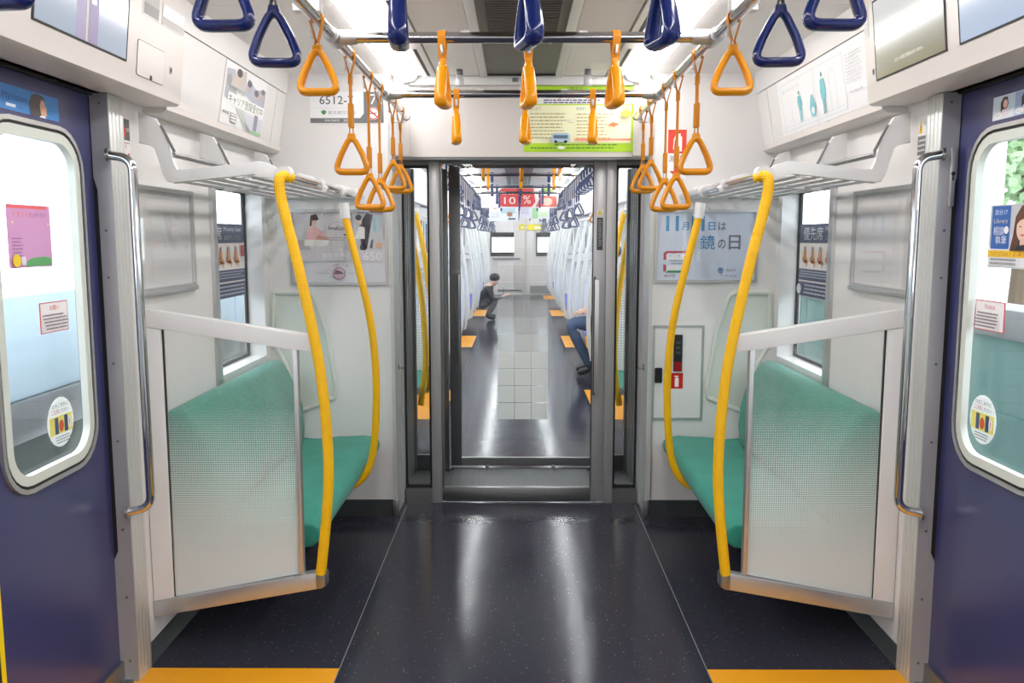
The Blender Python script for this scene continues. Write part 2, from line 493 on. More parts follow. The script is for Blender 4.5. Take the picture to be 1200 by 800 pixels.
# windows beside the benches
def window(n, s, y0, y1, z0, z1, lab):
    r = empty('window_%d' % n, (s * 1.31, (y0 + y1) / 2, z0), lab, 'window', kind='structure')
    # frame lining the opening
    MB().box(s * 1.225, s * 1.335, y0 - 0.035, y0 + 0.012, z0 - 0.02, z1 + 0.02, 0.002).build('window_frame', M_ALU, r)
    MB().box(s * 1.236, s * 1.335, y1 - 0.008, y1 + 0.012, z0 - 0.02, z1 + 0.02).build('window_frame', M_WHITEMETAL, r)
    MB().box(s * 1.236, s * 1.335, y0 + 0.012, y1 - 0.008, z0 - 0.01, z0 + 0.012).build('window_sill', M_WHITEMETAL, r)
    MB().box(s * 1.236, s * 1.335, y0 + 0.012, y1 - 0.008, z1 - 0.012, z1 + 0.01).build('window_frame', M_WHITEMETAL, r)
    g = MB()
    a, b, c, d = y0 + 0.012, y1 - 0.008, z0 + 0.012, z1 - 0.012
    g.ring(rrect(a, b, c, d, 0.004, 2), rrect(a + 0.014, b - 0.014, c + 0.014, d - 0.014, 0.012, 2), 'x', s * 1.315, s * 1.330)
    g.build('gasket', M_BLACK, r)
    MB().box(s * 1.3185, s * 1.3235, a + 0.01, b - 0.01, c + 0.01, d - 0.01).build('pane', M_GLASS, r)
    return r
window(1, -1, *WIN, 'tall side window above the left teal bench')
window(2, 1, *WIN, 'tall side window above the right teal bench')
window(3, -1, -1.7, 0.6, 0.82, 1.63, 'wide side window behind the viewer on the left')
window(4, 1, -1.7, 0.6, 0.82, 1.63, 'wide side window behind the viewer on the right')

# sliding doors, two leaves each
def car_door(n, s):
    r = empty('door_%d' % n, (s * XD, 1.95, 0), 'navy sliding door with a tall rounded window on the %s' % SIDE[s], 'door', kind='structure')
    for k, (ya, yb, wa, wb) in enumerate(((1.962, 2.60, 2.03, 2.505), (1.30, 1.954, 1.40, 1.875))):
        hole = rrect(wa + 0.02, wb - 0.02, 0.765, 1.68, 0.10)
        leaf = MB().ring(rrect(ya, yb, 0.012, 1.83, 0.001), hole, 'x', s * XD, s * 1.302).build('door_leaf', M_DOOR, r)
        fr = MB().ring(rrect(wa, wb, 0.745, 1.70, 0.12), rrect(wa + 0.012, wb - 0.012, 0.757, 1.688, 0.11), 'x', s * (XD - 0.010), s * (XD + 0.004))
        fr.build('window_frame', M_ALU, leaf)
        MB().ring(rrect(wa + 0.012, wb - 0.012, 0.757, 1.688, 0.11), rrect(wa + 0.020, wb - 0.020, 0.765, 1.68, 0.102), 'x', s * (XD - 0.006), s * (XD + 0.004)).build('gasket', M_BLACK, leaf)
        MB().ring(rrect(wa + 0.020, wb - 0.020, 0.765, 1.68, 0.102), rrect(wa + 0.046, wb - 0.046, 0.791, 1.654, 0.078), 'x', s * (XD - 0.008), s * (XD + 0.0125)).build('inner_frame', M_CREAM, leaf)
        MB().prism(rrect(wa + 0.040, wb - 0.040, 0.785, 1.66, 0.08), 'x', s * (XD + 0.012), s * (XD + 0.017)).build('pane', M_GLASS, leaf)
        e = yb if k else ya
        d = -1 if k else 1
        MB().box(s * (XD - 0.0015), s * XD, e + d * 0.004, e + d * 0.03, 0.012, 1.83).build('edge_stripe', mat('yellow_stripe', (245, 215, 20), 0.4), leaf)
        MB().box(s * (XD - 0.006), s * (XD + 0.004), e - 0.004, e + 0.004, 0.012, 1.83).build('door_edge_rubber', M_BLACK, leaf)
    MB().box(s * 1.235, s * 1.34, 1.30, 2.60, -0.005, 0.008).build('door_sill', M_STEEL, r)
    MB().box(s * 1.262, s * 1.274, 1.96, 2.575, 0.008, 0.07).build('kick_rail', M_STEEL, r)
    return r
car_door(1, -1); car_door(2, 1)

# door pillars with the fluted cover and the screwed jamb plate
for i, s in enumerate((-1, 1)):
    r = empty('trim_%d' % (i + 1), (s * 1.23, 2.62, 0), 'fluted aluminium door pillar on the %s' % SIDE[s], 'door pillar', kind='structure')
    mb = MB().box(s * 1.225, s * 1.33, 2.582, 2.672, 0, 1.818)
    mb.build('pillar_core', M_WHITEMETAL, r)
    for k in range(4):
        MB().box(s * 1.2185, s * 1.226, 2.580 + 0.0232 * k, 2.6025 + 0.0232 * k, 0, 1.818, 0.0012).build('flute', M_FLUTE, r)
    X = lambda v: s * v
    MB().prism([(X(1.219), 0), (X(1.276), 0), (X(1.276), 0.40), (X(1.262), 0.43), (X(1.262), 1.54), (X(1.272), 1.575), (X(1.272), 1.818), (X(1.219), 1.818)], 'y', 2.574, 2.582).build('jamb_plate', M_JAMB, r)
    MB().box(X(1.262), X(1.282), 2.576, 2.600, 0, 1.82).build('door_seal', M_BLACK, r)
    for z in (0.07, 0.28, 0.50, 0.78, 1.02, 1.28, 1.42, 1.79):
        MB().tube([(X(1.243), 2.5745, z), (X(1.243), 2.5715, z)], 0.004, 8).build('screw', M_DSTEEL, r)
# key switch box on the right pillar
k = empty('key_switch', (1.25, 2.572, 1.55), 'slim grey key switch cover screwed to the right door pillar', 'switch')
MB().box(1.246, 1.262, 2.562, 2.5735, 1.49, 1.66, 0.002).build('cover', M_ALU, k)
MB().tube([(1.254, 2.5625, 1.585), (1.254, 2.560, 1.585)], 0.006, 10).box(1.252, 1.256, 2.560, 2.5625, 1.565, 1.585).build('keyhole', M_BLACK, k)

# end wall with its two white wings, the linings of the gangway opening and the header
we = empty('wall_back', (0, Y_END, 0), 'white end wall of the near car around the gangway', 'wall', kind='structure')
for s in (-1, 1):
    MB().box(s * 0.642, s * 1.24, 4.22, 4.36, 0.0, Z_C).build('wing_panel', M_WALL, we)
    MB().box(s * 0.625, s * 0.642, 4.215, 4.46, 0.0, 1.80).build('opening_lining', M_FLUTE, we)
    MB().box(s * 0.55, s * 0.642, 4.32, 4.46, 1.80, Z_C).build('header_cheek', M_WALL2, we)
    MB().box(s * 0.642, s * 1.2, 4.208, 4.22, 0.0, 0.085).build('kick_strip', M_DGREY, we)
    MB().box(s * 0.618, s * 0.648, 4.205, 4.24, 0.0, 0.085, 0.003).build('corner_cap', M_STEEL, we)
MB().box(-0.63, 0.63, 4.33, 4.46, 1.795, Z_C).build('header_panel', M_WALL2, we)
MB().box(-0.63, 0.63, 4.335, 4.44, 1.782, 1.795).build('header_lip', M_DSTEEL, we)
# moulded niches beside the seats
NICHE = [(857, 343), (903, 343), (904, 400), (888, 427), (876, 475), (867, 481), (831, 466), (829, 455), (840, 391)]
for s in (-1, 1):
    pts = []
    for p in NICHE:
        q = at(*p, 'y', 4.22); pts.append((s * (q.x - 0.005), q.z))
    out = [(v.x, v.y) for v in fillet([Vector(p) for p in pts], [0.05, 0.01, 0.08, 0.1, 0.012, 0.012, 0.012, 0.012, 0.2], 5, True)]
    MB().prism(out, 'y', 4.2185, 4.22).build('niche_panel', M_CREAM, we)
    MB().tube([(x, 4.217, z) for x, z in out], 0.012, 8, True, 0.010, (0, 1, 0)).build('niche_rim', M_CREAM, we)
for x0, x1, z0, z1 in ((0.648, 0.902, 0.497, 0.972),):                 # equipment hatch
    MB().ring(rrect(x0, x1, z0, z1, 0.006, 3), rrect(x0 + 0.012, x1 - 0.012, z0 + 0.012, z1 - 0.012, 0.004, 3), 'y', 4.213, 4.22).build('hatch_frame', M_ALU, we)
    MB().box(x0 + 0.012, x1 - 0.012, 4.2165, 4.22, z0 + 0.012, z1 - 0.012).build('hatch_door', M_WALL, we)
MB().box(0.648, 0.655, 4.214, 4.22, 0.1, 0.497).build('panel_edge', M_ALU, we)
h = empty('hatch_latch', (0.675, 4.213, 0.72), 'black recessed latch on the hatch by the gangway', 'latch')
MB().ring(rrect(0.662, 0.698, 0.685, 0.76, 0.006, 3), rrect(0.669, 0.691, 0.692, 0.753, 0.004, 3), 'y', 4.206, 4.2165).build('bezel', M_BLACK, h)
MB().box(0.669, 0.691, 4.211, 4.2165, 0.692, 0.753).build('pull', M_BLACK, h)
h = empty('intercom', (0.77, 4.2165, 0.85), 'black emergency intercom box with a red lower strip', 'intercom')
MB().box(0.752, 0.795, 4.204, 4.2165, 0.742, 0.925, 0.004).build('housing', M_BLACK, h)
MB().box(0.755, 0.792, 4.2025, 4.205, 0.745, 0.79).build('red_strip', ink((150, 25, 30)), h)
for z in (0.83, 0.855, 0.88): MB().box(0.762, 0.785, 4.2025, 4.205, z, z + 0.012).build('speaker_slot', M_DGREY, h)
r = empty('extinguisher_label', (0.77, 4.2155, 0.7), 'small red fire extinguisher label under the black intercom', 'label')
p = Print(r, (0.740, 4.2163, 0.655), (1, 0, 0), (0, 0, 1), 0.062, 0.078).sheet(ink((205, 40, 32)))
p.rect(.36, .12, .3, .55, (245, 240, 238)).rect(.44, .67, .14, .12, (245, 240, 238)).rect(.3, .76, .34, .07, (245, 240, 238)).done()

# ceiling
ce = empty('ceiling', (0, 0, Z_C), 'white panelled ceiling of the near car with a grey centre duct', 'ceiling', kind='structure')
MB().box(-1.34, 1.34, -3.1, 4.46, Z_C + 0.01, Z_C + 0.06).build('roof_board', M_CEIL, ce)
def ceiling_parts(ce, ya, yb, fine=True):
    for s in (-1, 1):
        ys = [ya]
        while ys[-1] + 1.02 < yb: ys.append(ys[-1] + 1.0)
        ys.append(yb)
        for a, b in zip(ys, ys[1:]):
            MB().box(s * 0.632, s * 1.12, a + 0.0015, b - 0.0015, Z_C - 0.012, Z_C + 0.01).build('ceiling_panel', M_CEIL, ce)
            MB().box(s * 0.205, s * 0.405, a + 0.0015, b - 0.0015, Z_C - 0.006, Z_C + 0.01).build('ceiling_panel', M_CEIL, ce)
        MB().box(s * 0.165, s * 0.200, ya, yb, Z_C - 0.016, Z_C + 0.01, 0.002).build('duct_rail', M_WHITEMETAL, ce)
        MB().box(s * 0.412, s * 0.482, ya, yb, Z_C - 0.014, Z_C + 0.01, 0.002).build('slot_rail', M_CEIL, ce)
        if fine:
            for k in range(10):
                y0 = ya + (yb - ya) * (k + 0.1) / 10
                MB().box(s * 0.437, s * 0.452, y0, y0 + (yb - ya) * 0.08, Z_C - 0.0155, Z_C - 0.01).build('air_slot', M_BLACK, ce)
    MB().box(-0.165, 0.165, ya, yb, Z_C + 0.0, Z_C + 0.01).build('duct_panel', M_GREY if not fine else mat('duct_grey', (118, 116, 113), 0.5), ce)
ceiling_parts(ce, -3.0, 4.33)
mb = MB(); y = 1.6
while y < 3.9:
    if not 3.42 < y < 3.9: mb.box(-0.13, 0.13, y, y + 0.012, Z_C - 0.008, Z_C)
    y += 0.03
mb.build('air_louvre', mat('louvre_grey', (98, 96, 94), 0.5), ce, kind='stuff')

# light strips
def light_strip(s, ya, yb, lab, grp):
    r = empty('ceiling_light', (s * 0.557, ya, Z_C), lab, 'light', grp)
    MB().box(s * 0.487, s * 0.627, ya - 0.02, yb + 0.02, Z_C - 0.008, Z_C + 0.01).build('tray', M_WHITEMETAL, r)
    pts = [(s * 0.557 + 0.050 * math.cos(R(a)), Z_C - 0.008 - 0.030 * math.sin(R(a))) for a in range(0, 181, 20)]
    MB().prism(pts, 'y', ya, yb).build('diffuser', M_LAMP if ya < 5 else M_LAMP2, r)
    for y0 in (ya - 0.008, yb):
        MB().prism([(s * 0.557 + 0.054 * math.cos(R(a)), Z_C - 0.007 - 0.034 * math.sin(R(a))) for a in range(0, 181, 20)], 'y', y0, y0 + 0.008).build('end_cap', M_WHITEMETAL, r)
for s in (-1, 1):
    light_strip(s, -2.9, 0.55, 'lit ceiling light strip behind the viewer on the %s' % SIDE[s], 'light strips of the near car')
    light_strip(s, 0.60, 4.27, 'long lit ceiling light strip of the near car on the %s' % SIDE[s], 'light strips of the near car')

# sloping side fascia: advert band over the bench, deeper header over the door
for s in (-1, 1):
    X = lambda v: s * v
    r = empty('trim_%d' % (3 if s < 0 else 4), (X(1.17), 3.5, 1.8), 'white sloping advert band above the %s luggage rack' % SIDE[s], 'fascia', kind='structure')
    ys = [2.86, 3.36, 4.06, 4.22]
    for a, b in zip(ys, ys[1:]):
        MB().prism([(X(1.24), 1.835), (X(1.165), 1.835), (X(1.122), 2.075), (X(1.24), 2.075)], 'y', a + 0.002, b - 0.002).build('advert_panel', M_WALL, r)
    MB().prism([(X(1.24), 2.079), (X(1.121), 2.079), (X(1.108), Z_C), (X(1.24), Z_C)], 'y', 2.86, 4.22).build('upper_band', M_WALL, r)
    MB().box(X(1.13), X(1.20), 2.87, 4.21, 2.0745, 2.0795).build('slit', M_BLACK, r)
    MB().box(X(1.17), X(1.20), 2.87, 4.21, 1.84, 2.07).build('seam_backing', M_BLACK, r)
    MB().prism([(X(1.24), 1.800), (X(1.178), 1.800), (X(1.160), 1.812), (X(1.160), 1.835), (X(1.24), 1.835)], 'y', 2.86, 4.22).build('ledge', M_WALL2, r)
    r = empty('trim_%d' % (5 if s < 0 else 6), (X(1.17), 2.0, 1.82), 'white door header holding the screens on the %s' % SIDE[s], 'fascia', kind='structure')
    MB().prism([(X(1.34), 1.820), (X(1.128), 1.820), (X(1.116), 1.826), (X(1.113), 1.838), (X(1.075), Z_C), (X(1.34), Z_C)], 'y', 1.02, 2.858).build('header_box', M_WALL2, r)
    MB().box(X(1.26), X(1.34), 1.02, 2.60, 1.812, 1.822).build('door_track', M_BLACK, r)
    MB().prism([(X(1.24), 1.800), (X(1.128), 1.800), (X(1.108), Z_C), (X(1.24), Z_C)], 'y', -3.0, 1.02).build('advert_panel', M_WALL, r)

# ================================================================ PRINTS ON THE HEADERS AND BANDS
def slant(s, z, base=1.113, z0=1.838, slope=(1.113 - 1.075) / (2.185 - 1.838)):
    return s * (base - (z - z0) * slope)
def band_frame(s, y_near, y_far, z0, z1, which):
    """origin, u, v for a sheet on the sloping faces: left wall reads towards +y, right wall towards -y"""
    if which == 'header': xa, xb = slant(s, z0), slant(s, z1)
    else: xa, xb = slant(s, z0, 1.165, 1.835, 0.043 / 0.24), slant(s, z1, 1.165, 1.835, 0.043 / 0.24)
    ya, yb = (y_near, y_far) if s < 0 else (y_far, y_near)
    o = Vector((xa, ya, z0)); u = Vector((0, yb - ya, 0)); v = Vector((xb - xa, 0, z1 - z0))
    n = u.normalized().cross(v.normalized())
    return o + n * 0.0006, u, v, abs(yb - ya), v.length
def on_band(name, lab, cat, s, y0, y1, z0, z1, which='header', grp=None):
    o, u, v, w, h = band_frame(s, y0, y1, z0, z1, which)
    r = empty(name, o, lab, cat, grp)
    return Print(r, o, u, v, w, h)
# screens
def screen(s, y0, y1, lab, m, z0=1.885, z1=2.125):
    P = on_band('display_screen', lab, 'screen', s, y0, y1, z0, z1)
    P.sheet(M_BLACK, 'bezel', 0.002)
    P.k = 6
    sub = Print(P.root, P.P(.016, .02, .0012), P.u, P.v, P.w * .968, P.h * .955); sub.sheet(m, 'panel', 0.0012)
    sub.k = 3
    return P, sub
P, S_ = screen(-1, 1.99, 2.46, 'screen with a painted reflection of purple train doors above the left door', screen_mat('screen_blue_grey', (214, 222, 238), (178, 190, 208), 0.8))
S_.rect(.40, .0, .10, 1.0, (150, 140, 175)).rect(.425, .45, .05, .45, (220, 228, 240)).rect(.505, .0, .02, 1, (196, 186, 170)).rect(.53, .0, .11, 1, (138, 128, 165)).rect(.555, .42, .055, .46, (220, 228, 240)).done()  # glass reflection of the opposite train doors, drawn into the screen picture
P, S_ = screen(1, 2.335, 2.78, 'grey screen with an olive lower edge on the right header', screen_mat('screen_grey_olive', (236, 238, 240), (150, 142, 112), 0.75))  # grey-white glow stands in for lights reflected in the screen glass
S_.text('ただいま運行情報はありません', .3, .12, .42, .05, (235, 235, 225)).done()
P, S_ = screen(1, 1.82, 2.27, 'pale blue lit screen at the right edge of the header', screen_mat('screen_pale_blue', (222, 230, 242), (186, 204, 232), 0.8))
S_.rect(.1, .62, .5, .02, (120, 130, 160)).rect(.1, .8, .5, .02, (120, 130, 160)).rect(.2, .62, .012, .18, (120, 130, 160)).rect(.4, .62, .012, .18, (120, 130, 160)).done()
# little indicator windows and a service hatch
P = on_band('indicator_panel', 'small grey indicator window nearer the screen on the left header', 'panel', -1, 2.545, 2.66, 2.035, 2.115); P.sheet(M_WHITEMETAL, 'frame', 0.001)
P.k = 2; P.rect(.05, .05, .9, .9, (176, 174, 172)).rect(.05, .05, .9, .4, (140, 138, 136)).done()
P = on_band('indicator_panel', 'white and grey indicator window beside the advert band on the left header', 'panel', -1, 2.68, 2.85, 2.035, 2.10); P.sheet(M_WHITEMETAL, 'frame', 0.001)
P.k = 2; P.rect(.02, .05, .96, .35, (176, 174, 172)).rect(.02, .42, .96, .5, (245, 245, 245)).done()
P = on_band('service_hatch', 'square white service hatch with a key slot on the left header', 'hatch', -1, 2.525, 2.715, 1.862, 1.962); P.sheet(mat('hatch_gap', (90, 88, 86), .6), 'gap', 0.0006, 0.06)
q = Print(P.root, P.P(.012, .018, .0004), P.u, P.v, P.w * .976, P.h * .964); q.sheet(M_WALL2, 'lid', 0.001, 0.05); q.poly([(.46, 0), (.56, 0), (.56, .09), (.51, .15), (.46, .09)], (20, 20, 20)).done()
for s, yy in ((-1, 2.765), (1, 2.80)):
    P = on_band('key_lock', 'tiny black key lock on the %s header' % SIDE[s], 'lock', s, yy - .012, yy + .012, 1.905, 1.93); P.sheet(M_ALU, 'plate', 0.001, 0.3); P.ell(.5, .5, .3, .35, (20, 20, 20)).done()
P = on_band('indicator_panel', 'small pale indicator panel beside the grey screen on the right header', 'panel', 1, 2.82, 2.853, 2.03, 2.12); P.sheet(M_WHITEMETAL, 'frame', 0.001); P.k = 2
P.rect(.08, .06, .84, .4, (205, 205, 206)).rect(.08, .5, .84, .44, (240, 240, 240)).done()
# adverts on the bands
P = on_band('advert_sheet', 'white advert with grey photographs of people on the left band', 'poster', -1, 3.365, 3.90, 1.842, 2.072, 'band'); P.sheet(M_PAPER)
P.poly([(.03, .42), (.03, .88), (.2, .92), (.3, .5), (.15, .38)], (190, 190, 200)).poly([(.12, .62), (.25, .95), (.45, .98), (.5, .62)], (205, 198, 196)).poly([(.45, .62), (.52, .9), (.72, .78), (.98, .85), (.98, .5), (.7, .5)], (186, 190, 205))
P.ell(.3, .82, .05, .11, (222, 196, 178)).ell(.3, .9, .06, .07, (90, 80, 84)).ell(.55, .76, .05, .09, (196, 182, 180)).ell(.55, .82, .055, .06, (110, 108, 118)).ell(.74, .66, .05, .08, (205, 190, 186)).ell(.74, .72, .055, .06, (120, 118, 130)).ell(.1, .72, .05, .09, (170, 165, 170)).ell(.9, .72, .05, .1, (206, 190, 184)).ell(.9, .8, .05, .05, (130, 126, 134))
P.poly([(.3, .32), (.52, .32), (.72, 0), (.58, 0)], (196, 205, 196)).poly([(.46, .3), (.98, .3), (.98, .06), (.76, .0), (.7, .05)], (214, 216, 228)).rect(.76, .06, .09, .3, (140, 140, 158)).poly([(.5, .16), (.74, .02), (.7, 0), (.62, 0)], (150, 152, 160)).poly([(.68, 0), (.98, 0), (.98, .05), (.72, .05)], (150, 205, 150))
P.text('東京都庁の仕事', .10, .56, .36, .09, (150, 165, 150)).rect(.1, .34, .87, .19, (250, 250, 250)).text('キャリア登録受付中', .12, .36, .83, .15, (70, 95, 72))
P.text('東京都', .03, .16, .13, .05, (90, 95, 90)).rect(.2, .05, .14, .16, (140, 142, 140)).rect(.21, .07, .12, .035, (248, 248, 248)).rect(.21, .12, .12, .035, (248, 248, 248)).rect(.21, .17, .12, .03, (248, 248, 248)).done()
P = on_band('advert_sheet', 'white advert with teal standing figures on the right band', 'poster', 1, 2.925, 3.90, 1.842, 2.072, 'band'); P.sheet(M_PAPER)
T = (120, 196, 205); L_ = (170, 205, 210)
def figure(cx, b, hgt, skirt):
    P.ell(cx, b + hgt * .93, .009, hgt * .06, (110, 150, 160))
    P.poly([(cx - .020, b + hgt * .83), (cx + .020, b + hgt * .83), (cx + (.027 if skirt else .018), b + hgt * .36), (cx - (.027 if skirt else .018), b + hgt * .36)], T)
    P.poly([(cx - .020, b + hgt * .83), (cx - .033, b + hgt * .5), (cx - .026, b + hgt * .48), (cx - .014, b + hgt * .74)], T)
    P.poly([(cx + .020, b + hgt * .83), (cx + .033, b + hgt * .5), (cx + .026, b + hgt * .48), (cx + .014, b + hgt * .74)], T)
    for q in (-.010, .010): P.poly([(cx + q - .006, b + hgt * .36), (cx + q + .006, b + hgt * .36), (cx + q + .004, b), (cx + q - .003, b)], T)
for (x, y, ww, hh) in ((.04, .06, .73, .005), (.04, .90, .73, .005), (.04, .06, .003, .84), (.767, .06, .003, .84), (.16, .1, .002, .45), (.62, .12, .002, .62), (.68, .12, .002, .62), (.62, .74, .06, .004), (.05, .13, .7, .003)): P.rect(x, y, ww, hh, L_)
figure(.27, .14, .54, False); figure(.55, .13, .66, True)
P.poly([(.40, .15), (.44, .15), (.455, .3), (.43, .5), (.42, .52), (.41, .5), (.385, .3)], T).ell(.42, .25, .016, .06, (236, 240, 242))
P.text('思いやりのスペース', .07, .74, .22, .06, (190, 196, 198)).lines(.80, .82, .16, 9, .05, .012, (200, 203, 206)).text('エレベーター', .84, .9, .1, .03, (195, 200, 204)).text('www.metro-info', .82, .26, .12, .035, (110, 114, 120)).rect(.475, .0, .006, 1.0, (224, 222, 220)).done()

# ---------------------------------------------------------------- header poster above the gangway
r = empty('advert_holder', (0, 4.33, 2.14), 'white clip rail holding the green poster over the gangway', 'rail')
MB().box(-0.545, 0.545, 4.300, 4.33, 2.135, 2.178, 0.002).build('clip_rail', M_WHITEMETAL, r)
for x in (-0.03, 0.03): MB().box(x - 0.014, x + 0.014, 4.292, 4.300, 2.150, 2.168, 0.001).build('clip', M_DSTEEL, r)
for i, x in enumerate((-0.29, 0.31)):
    c = empty('ceiling_clip', (x, 4.15, Z_C), 'small steel poster clip under the ceiling %s of the centre duct' % ('left' if i == 0 else 'right'), 'clip')
    MB().box(x - 0.018, x + 0.018, 4.14, 4.16, 2.105, 2.16, 0.002).build('plate', M_ALU, c); MB().box(x - 0.014, x + 0.014, 4.135, 4.165, 2.155, 2.18, 0.002).build('jaw', M_DSTEEL, c)
r = empty('green_poster', (0.013, 4.329, 1.818), 'lime green bordered poster full of text over the gangway', 'poster')
P = Print(r, (0.013, 4.3285, 1.818), (1, 0, 0), (0, 0, 1), 0.537, 0.33).sheet(ink((178, 222, 58), .3))
P.rect(.0, .70, 1, .18, (246, 248, 246)).rect(.0, .885, 1, .012, (120, 190, 60)).rect(.03, .13, .95, .55, (244, 244, 206)).rect(0, .68, 1, .02, (196, 224, 80))
P.text('参加', .30, .775, .16, .10, (236, 110, 60)).text('しよう', .56, .775, .2, .09, (236, 120, 70)).text('ポスター', .42, .90, .16, .05, (90, 90, 140))
P.poly([(.02, .70), (.12, .70), (.07, .86)], (110, 190, 70)).poly([(.0, .70), (.07, .70), (.03, .84)], (70, 140, 200))
P.lines(.18, .745, .55, 2, .035, .018, (90, 90, 150)).text('おしえて', .05, .61, .1, .05, (170, 110, 170)).text('おねがい', .48, .61, .1, .05, (110, 150, 200))
P.lines(.06, .55, .34, 8, .05, .012, (170, 150, 110)).lines(.48, .54, .34, 8, .05, .012, (180, 160, 120)).rect(.46, .16, .52, .03, (240, 150, 120))
P.poly([(.26, .14), (.42, .14), (.42, .24), (.40, .27), (.27, .27), (.25, .22)], (170, 195, 215)).rect(.27, .19, .13, .05, (90, 110, 130)).ell(.29, .145, .015, .02, (40, 40, 45)).ell(.38, .145, .015, .02, (40, 40, 45))
P.poly([(.76, .38), (.82, .36), (.87, .40), (.81, .43)], (214, 130, 90)).rect(.36, .45, .06, .006, (110, 150, 200)).rect(.40, .42, .05, .006, (210, 110, 90)).ell(.93, .62, .035, .05, (236, 200, 150)).ell(.93, .55, .05, .05, (214, 190, 90))
P.lines(.28, .09, .6, 1, .03, .014, (70, 120, 50)).lines(.06, .045, .8, 1, .03, .016, (70, 120, 50)).ell(.34, .055, .035, .022, (235, 240, 225)).done()

# ---------------------------------------------------------------- signs on the end wall
r = empty('car_number_sign', (-1.01, 4.219, 1.945), 'car number sign reading 6512-7 on the end wall', 'sign')
P = Print(r, (-1.012, 4.2188, 1.945), (1, 0, 0), (0, 0, 1), 0.352, 0.145).sheet(ink((240, 240, 242)))
P.rect(0, 0, 1, .155, (120, 122, 124)).poly([(.62, .155), (.68, .155), (.73, .30), (.73, 1.0), (1, 1), (1, 0), (.62, 0)], (120, 122, 124))
P.text('6512-7', .13, .60, .46, .27, (86, 88, 90)).rect(.0, .47, .66, .006, (205, 206, 208)).poly([(.17, .27), (.20, .27), (.225, .36), (.185, .42), (.145, .36)], (66, 150, 92)).text('東京都交通局', .24, .27, .38, .12, (168, 170, 172))
P.text('KINKI SHARYO', .2, .045, .2, .07, (240, 240, 240)).text('2022', .45, .04, .11, .08, (240, 240, 240))
P.text('7', .82, .60, .09, .32, (244, 244, 240)).text('号車', .92, .60, .06, .06, (240, 240, 240)).ell(.86, .30, .085, .20, (245, 245, 245)).hoop(.86, .30, .08, .19, .84, (200, 60, 66))
P.rect(.815, .285, .09, .035, (70, 72, 74)).poly([(.80, .40), (.815, .425), (.92, .20), (.905, .175)], (200, 60, 66)).done()
r = empty('extinguisher_sign', (0.71, 4.219, 1.66), 'red and white fire extinguisher sign with an arrow on the end wall', 'sign')
P = Print(r, (0.704, 4.2188, 1.680), (1, 0, 0), (0, 0, 1), 0.088, 0.232).sheet(ink((244, 242, 242)))
P.rect(0, .52, 1, .48, (225, 74, 58)).rect(.42, .56, .34, .3, (246, 240, 238)).rect(.5, .86, .18, .06, (246, 240, 238)).poly([(.42, .9), (.3, .8), (.28, .6), (.33, .6), (.36, .78), (.46, .86)], (246, 240, 238))
P.text('消火器', .06, .34, .88, .14, (50, 50, 54)).poly([(.5, .02), (.9, .16), (.66, .16), (.66, .27), (.34, .27), (.34, .16), (.1, .16)], (225, 74, 58)).done()

def end_frame(name, lab, x0, x1, z0, z1):
    r = empty(name, ((x0 + x1) / 2, 4.219, z0), lab, 'poster')
    MB().ring(rrect(x0, x1, z0, z1, 0.006, 3), rrect(x0 + 0.014, x1 - 0.014, z0 + 0.014, z1 - 0.014, 0.003, 3), 'y', 4.207, 4.2198).build('frame', M_ALU, r)
    P = Print(r, (x0 + 0.012, 4.2190, z0 + 0.012), (1, 0, 0), (0, 0, 1), x1 - x0 - 0.024, z1 - z0 - 0.024)
    return r, P
r, P = end_frame('framed_poster', 'framed poster of a woman in pink with a baby on the left end wall', -1.128, -0.650, 1.168, 1.535)
P.sheet(ink((224, 224, 230)))
P.rect(0, .46, 1, .54, (214, 210, 212)).poly([(.55, .46), (1, .46), (1, 1), (.62, 1)], (200, 200, 206)).poly([(.0, .46), (.0, .6), (.16, .6), (.2, .46)], (190, 180, 178))
P.poly([(.12, .56), (.17, .76), (.24, .80), (.31, .74), (.4, .62), (.38, .56)], (232, 184, 182)).ell(.235, .86, .034, .06, (236, 202, 186)).poly([(.19, .80), (.2, .95), (.26, .97), (.29, .9), (.27, .88), (.215, .88), (.21, .80)], (70, 56, 58)).poly([(.13, .52), (.37, .52), (.40, .60), (.13, .61)], (236, 232, 228)).poly([(.25, .62), (.38, .60), (.37, .65), (.28, .67)], (206, 158, 140))
P.poly([(.74, .48), (.80, .48), (.87, .96), (.80, .98), (.72, .82)], (66, 66, 76)).rect(.71, .985, .16, .012, (50, 50, 56)).ell(.72, .86, .03, .05, (228, 196, 180)).ell(.715, .92, .035, .04, (70, 58, 54)).poly([(.67, .62), (.72, .80), (.78, .78), (.78, .62)], (240, 236, 232)).ell(.76, .50, .035, .055, (50, 50, 54)).ell(.63, .5, .012, .05, (60, 60, 66)).poly([(.83, .49), (.86, .49), (.87, .62), (.85, .6)], (80, 80, 88)).rect(.87, .72, .03, .2, (150, 196, 206)).rect(.91, .72, .03, .22, (170, 206, 214)).ell(.93, .53, .03, .045, (226, 180, 130))
P.text('BabyKumo', .39, .735, .20, .06, (110, 106, 110)).hoop(.49, .80, .09, .06, .93, (170, 160, 164)).poly([(.55, .69), (.57, .66), (.59, .69)], (70, 60, 60)).lines(.38, .63, .2, 2, .03, .01, (160, 156, 158))
P.rect(0, .3, 1, .16, (214, 210, 216)).text('新生児から', .32, .33, .3, .09, (240, 238, 242)).text('650', .76, .32, .2, .11, (240, 238, 242)).text('ママに人気', .42, .225, .18, .035, (200, 130, 150)).ell(.495, .13, .065, .085, (222, 190, 204)).hoop(.495, .13, .068, .09, .86, (170, 130, 150)).poly([(.44, .12), (.55, .12), (.52, .16), (.46, .18)], (120, 90, 110)).lines(.25, .13, .15, 1, .03, .008, (180, 176, 182)).lines(.6, .13, .12, 1, .03, .008, (180, 176, 182)).done()
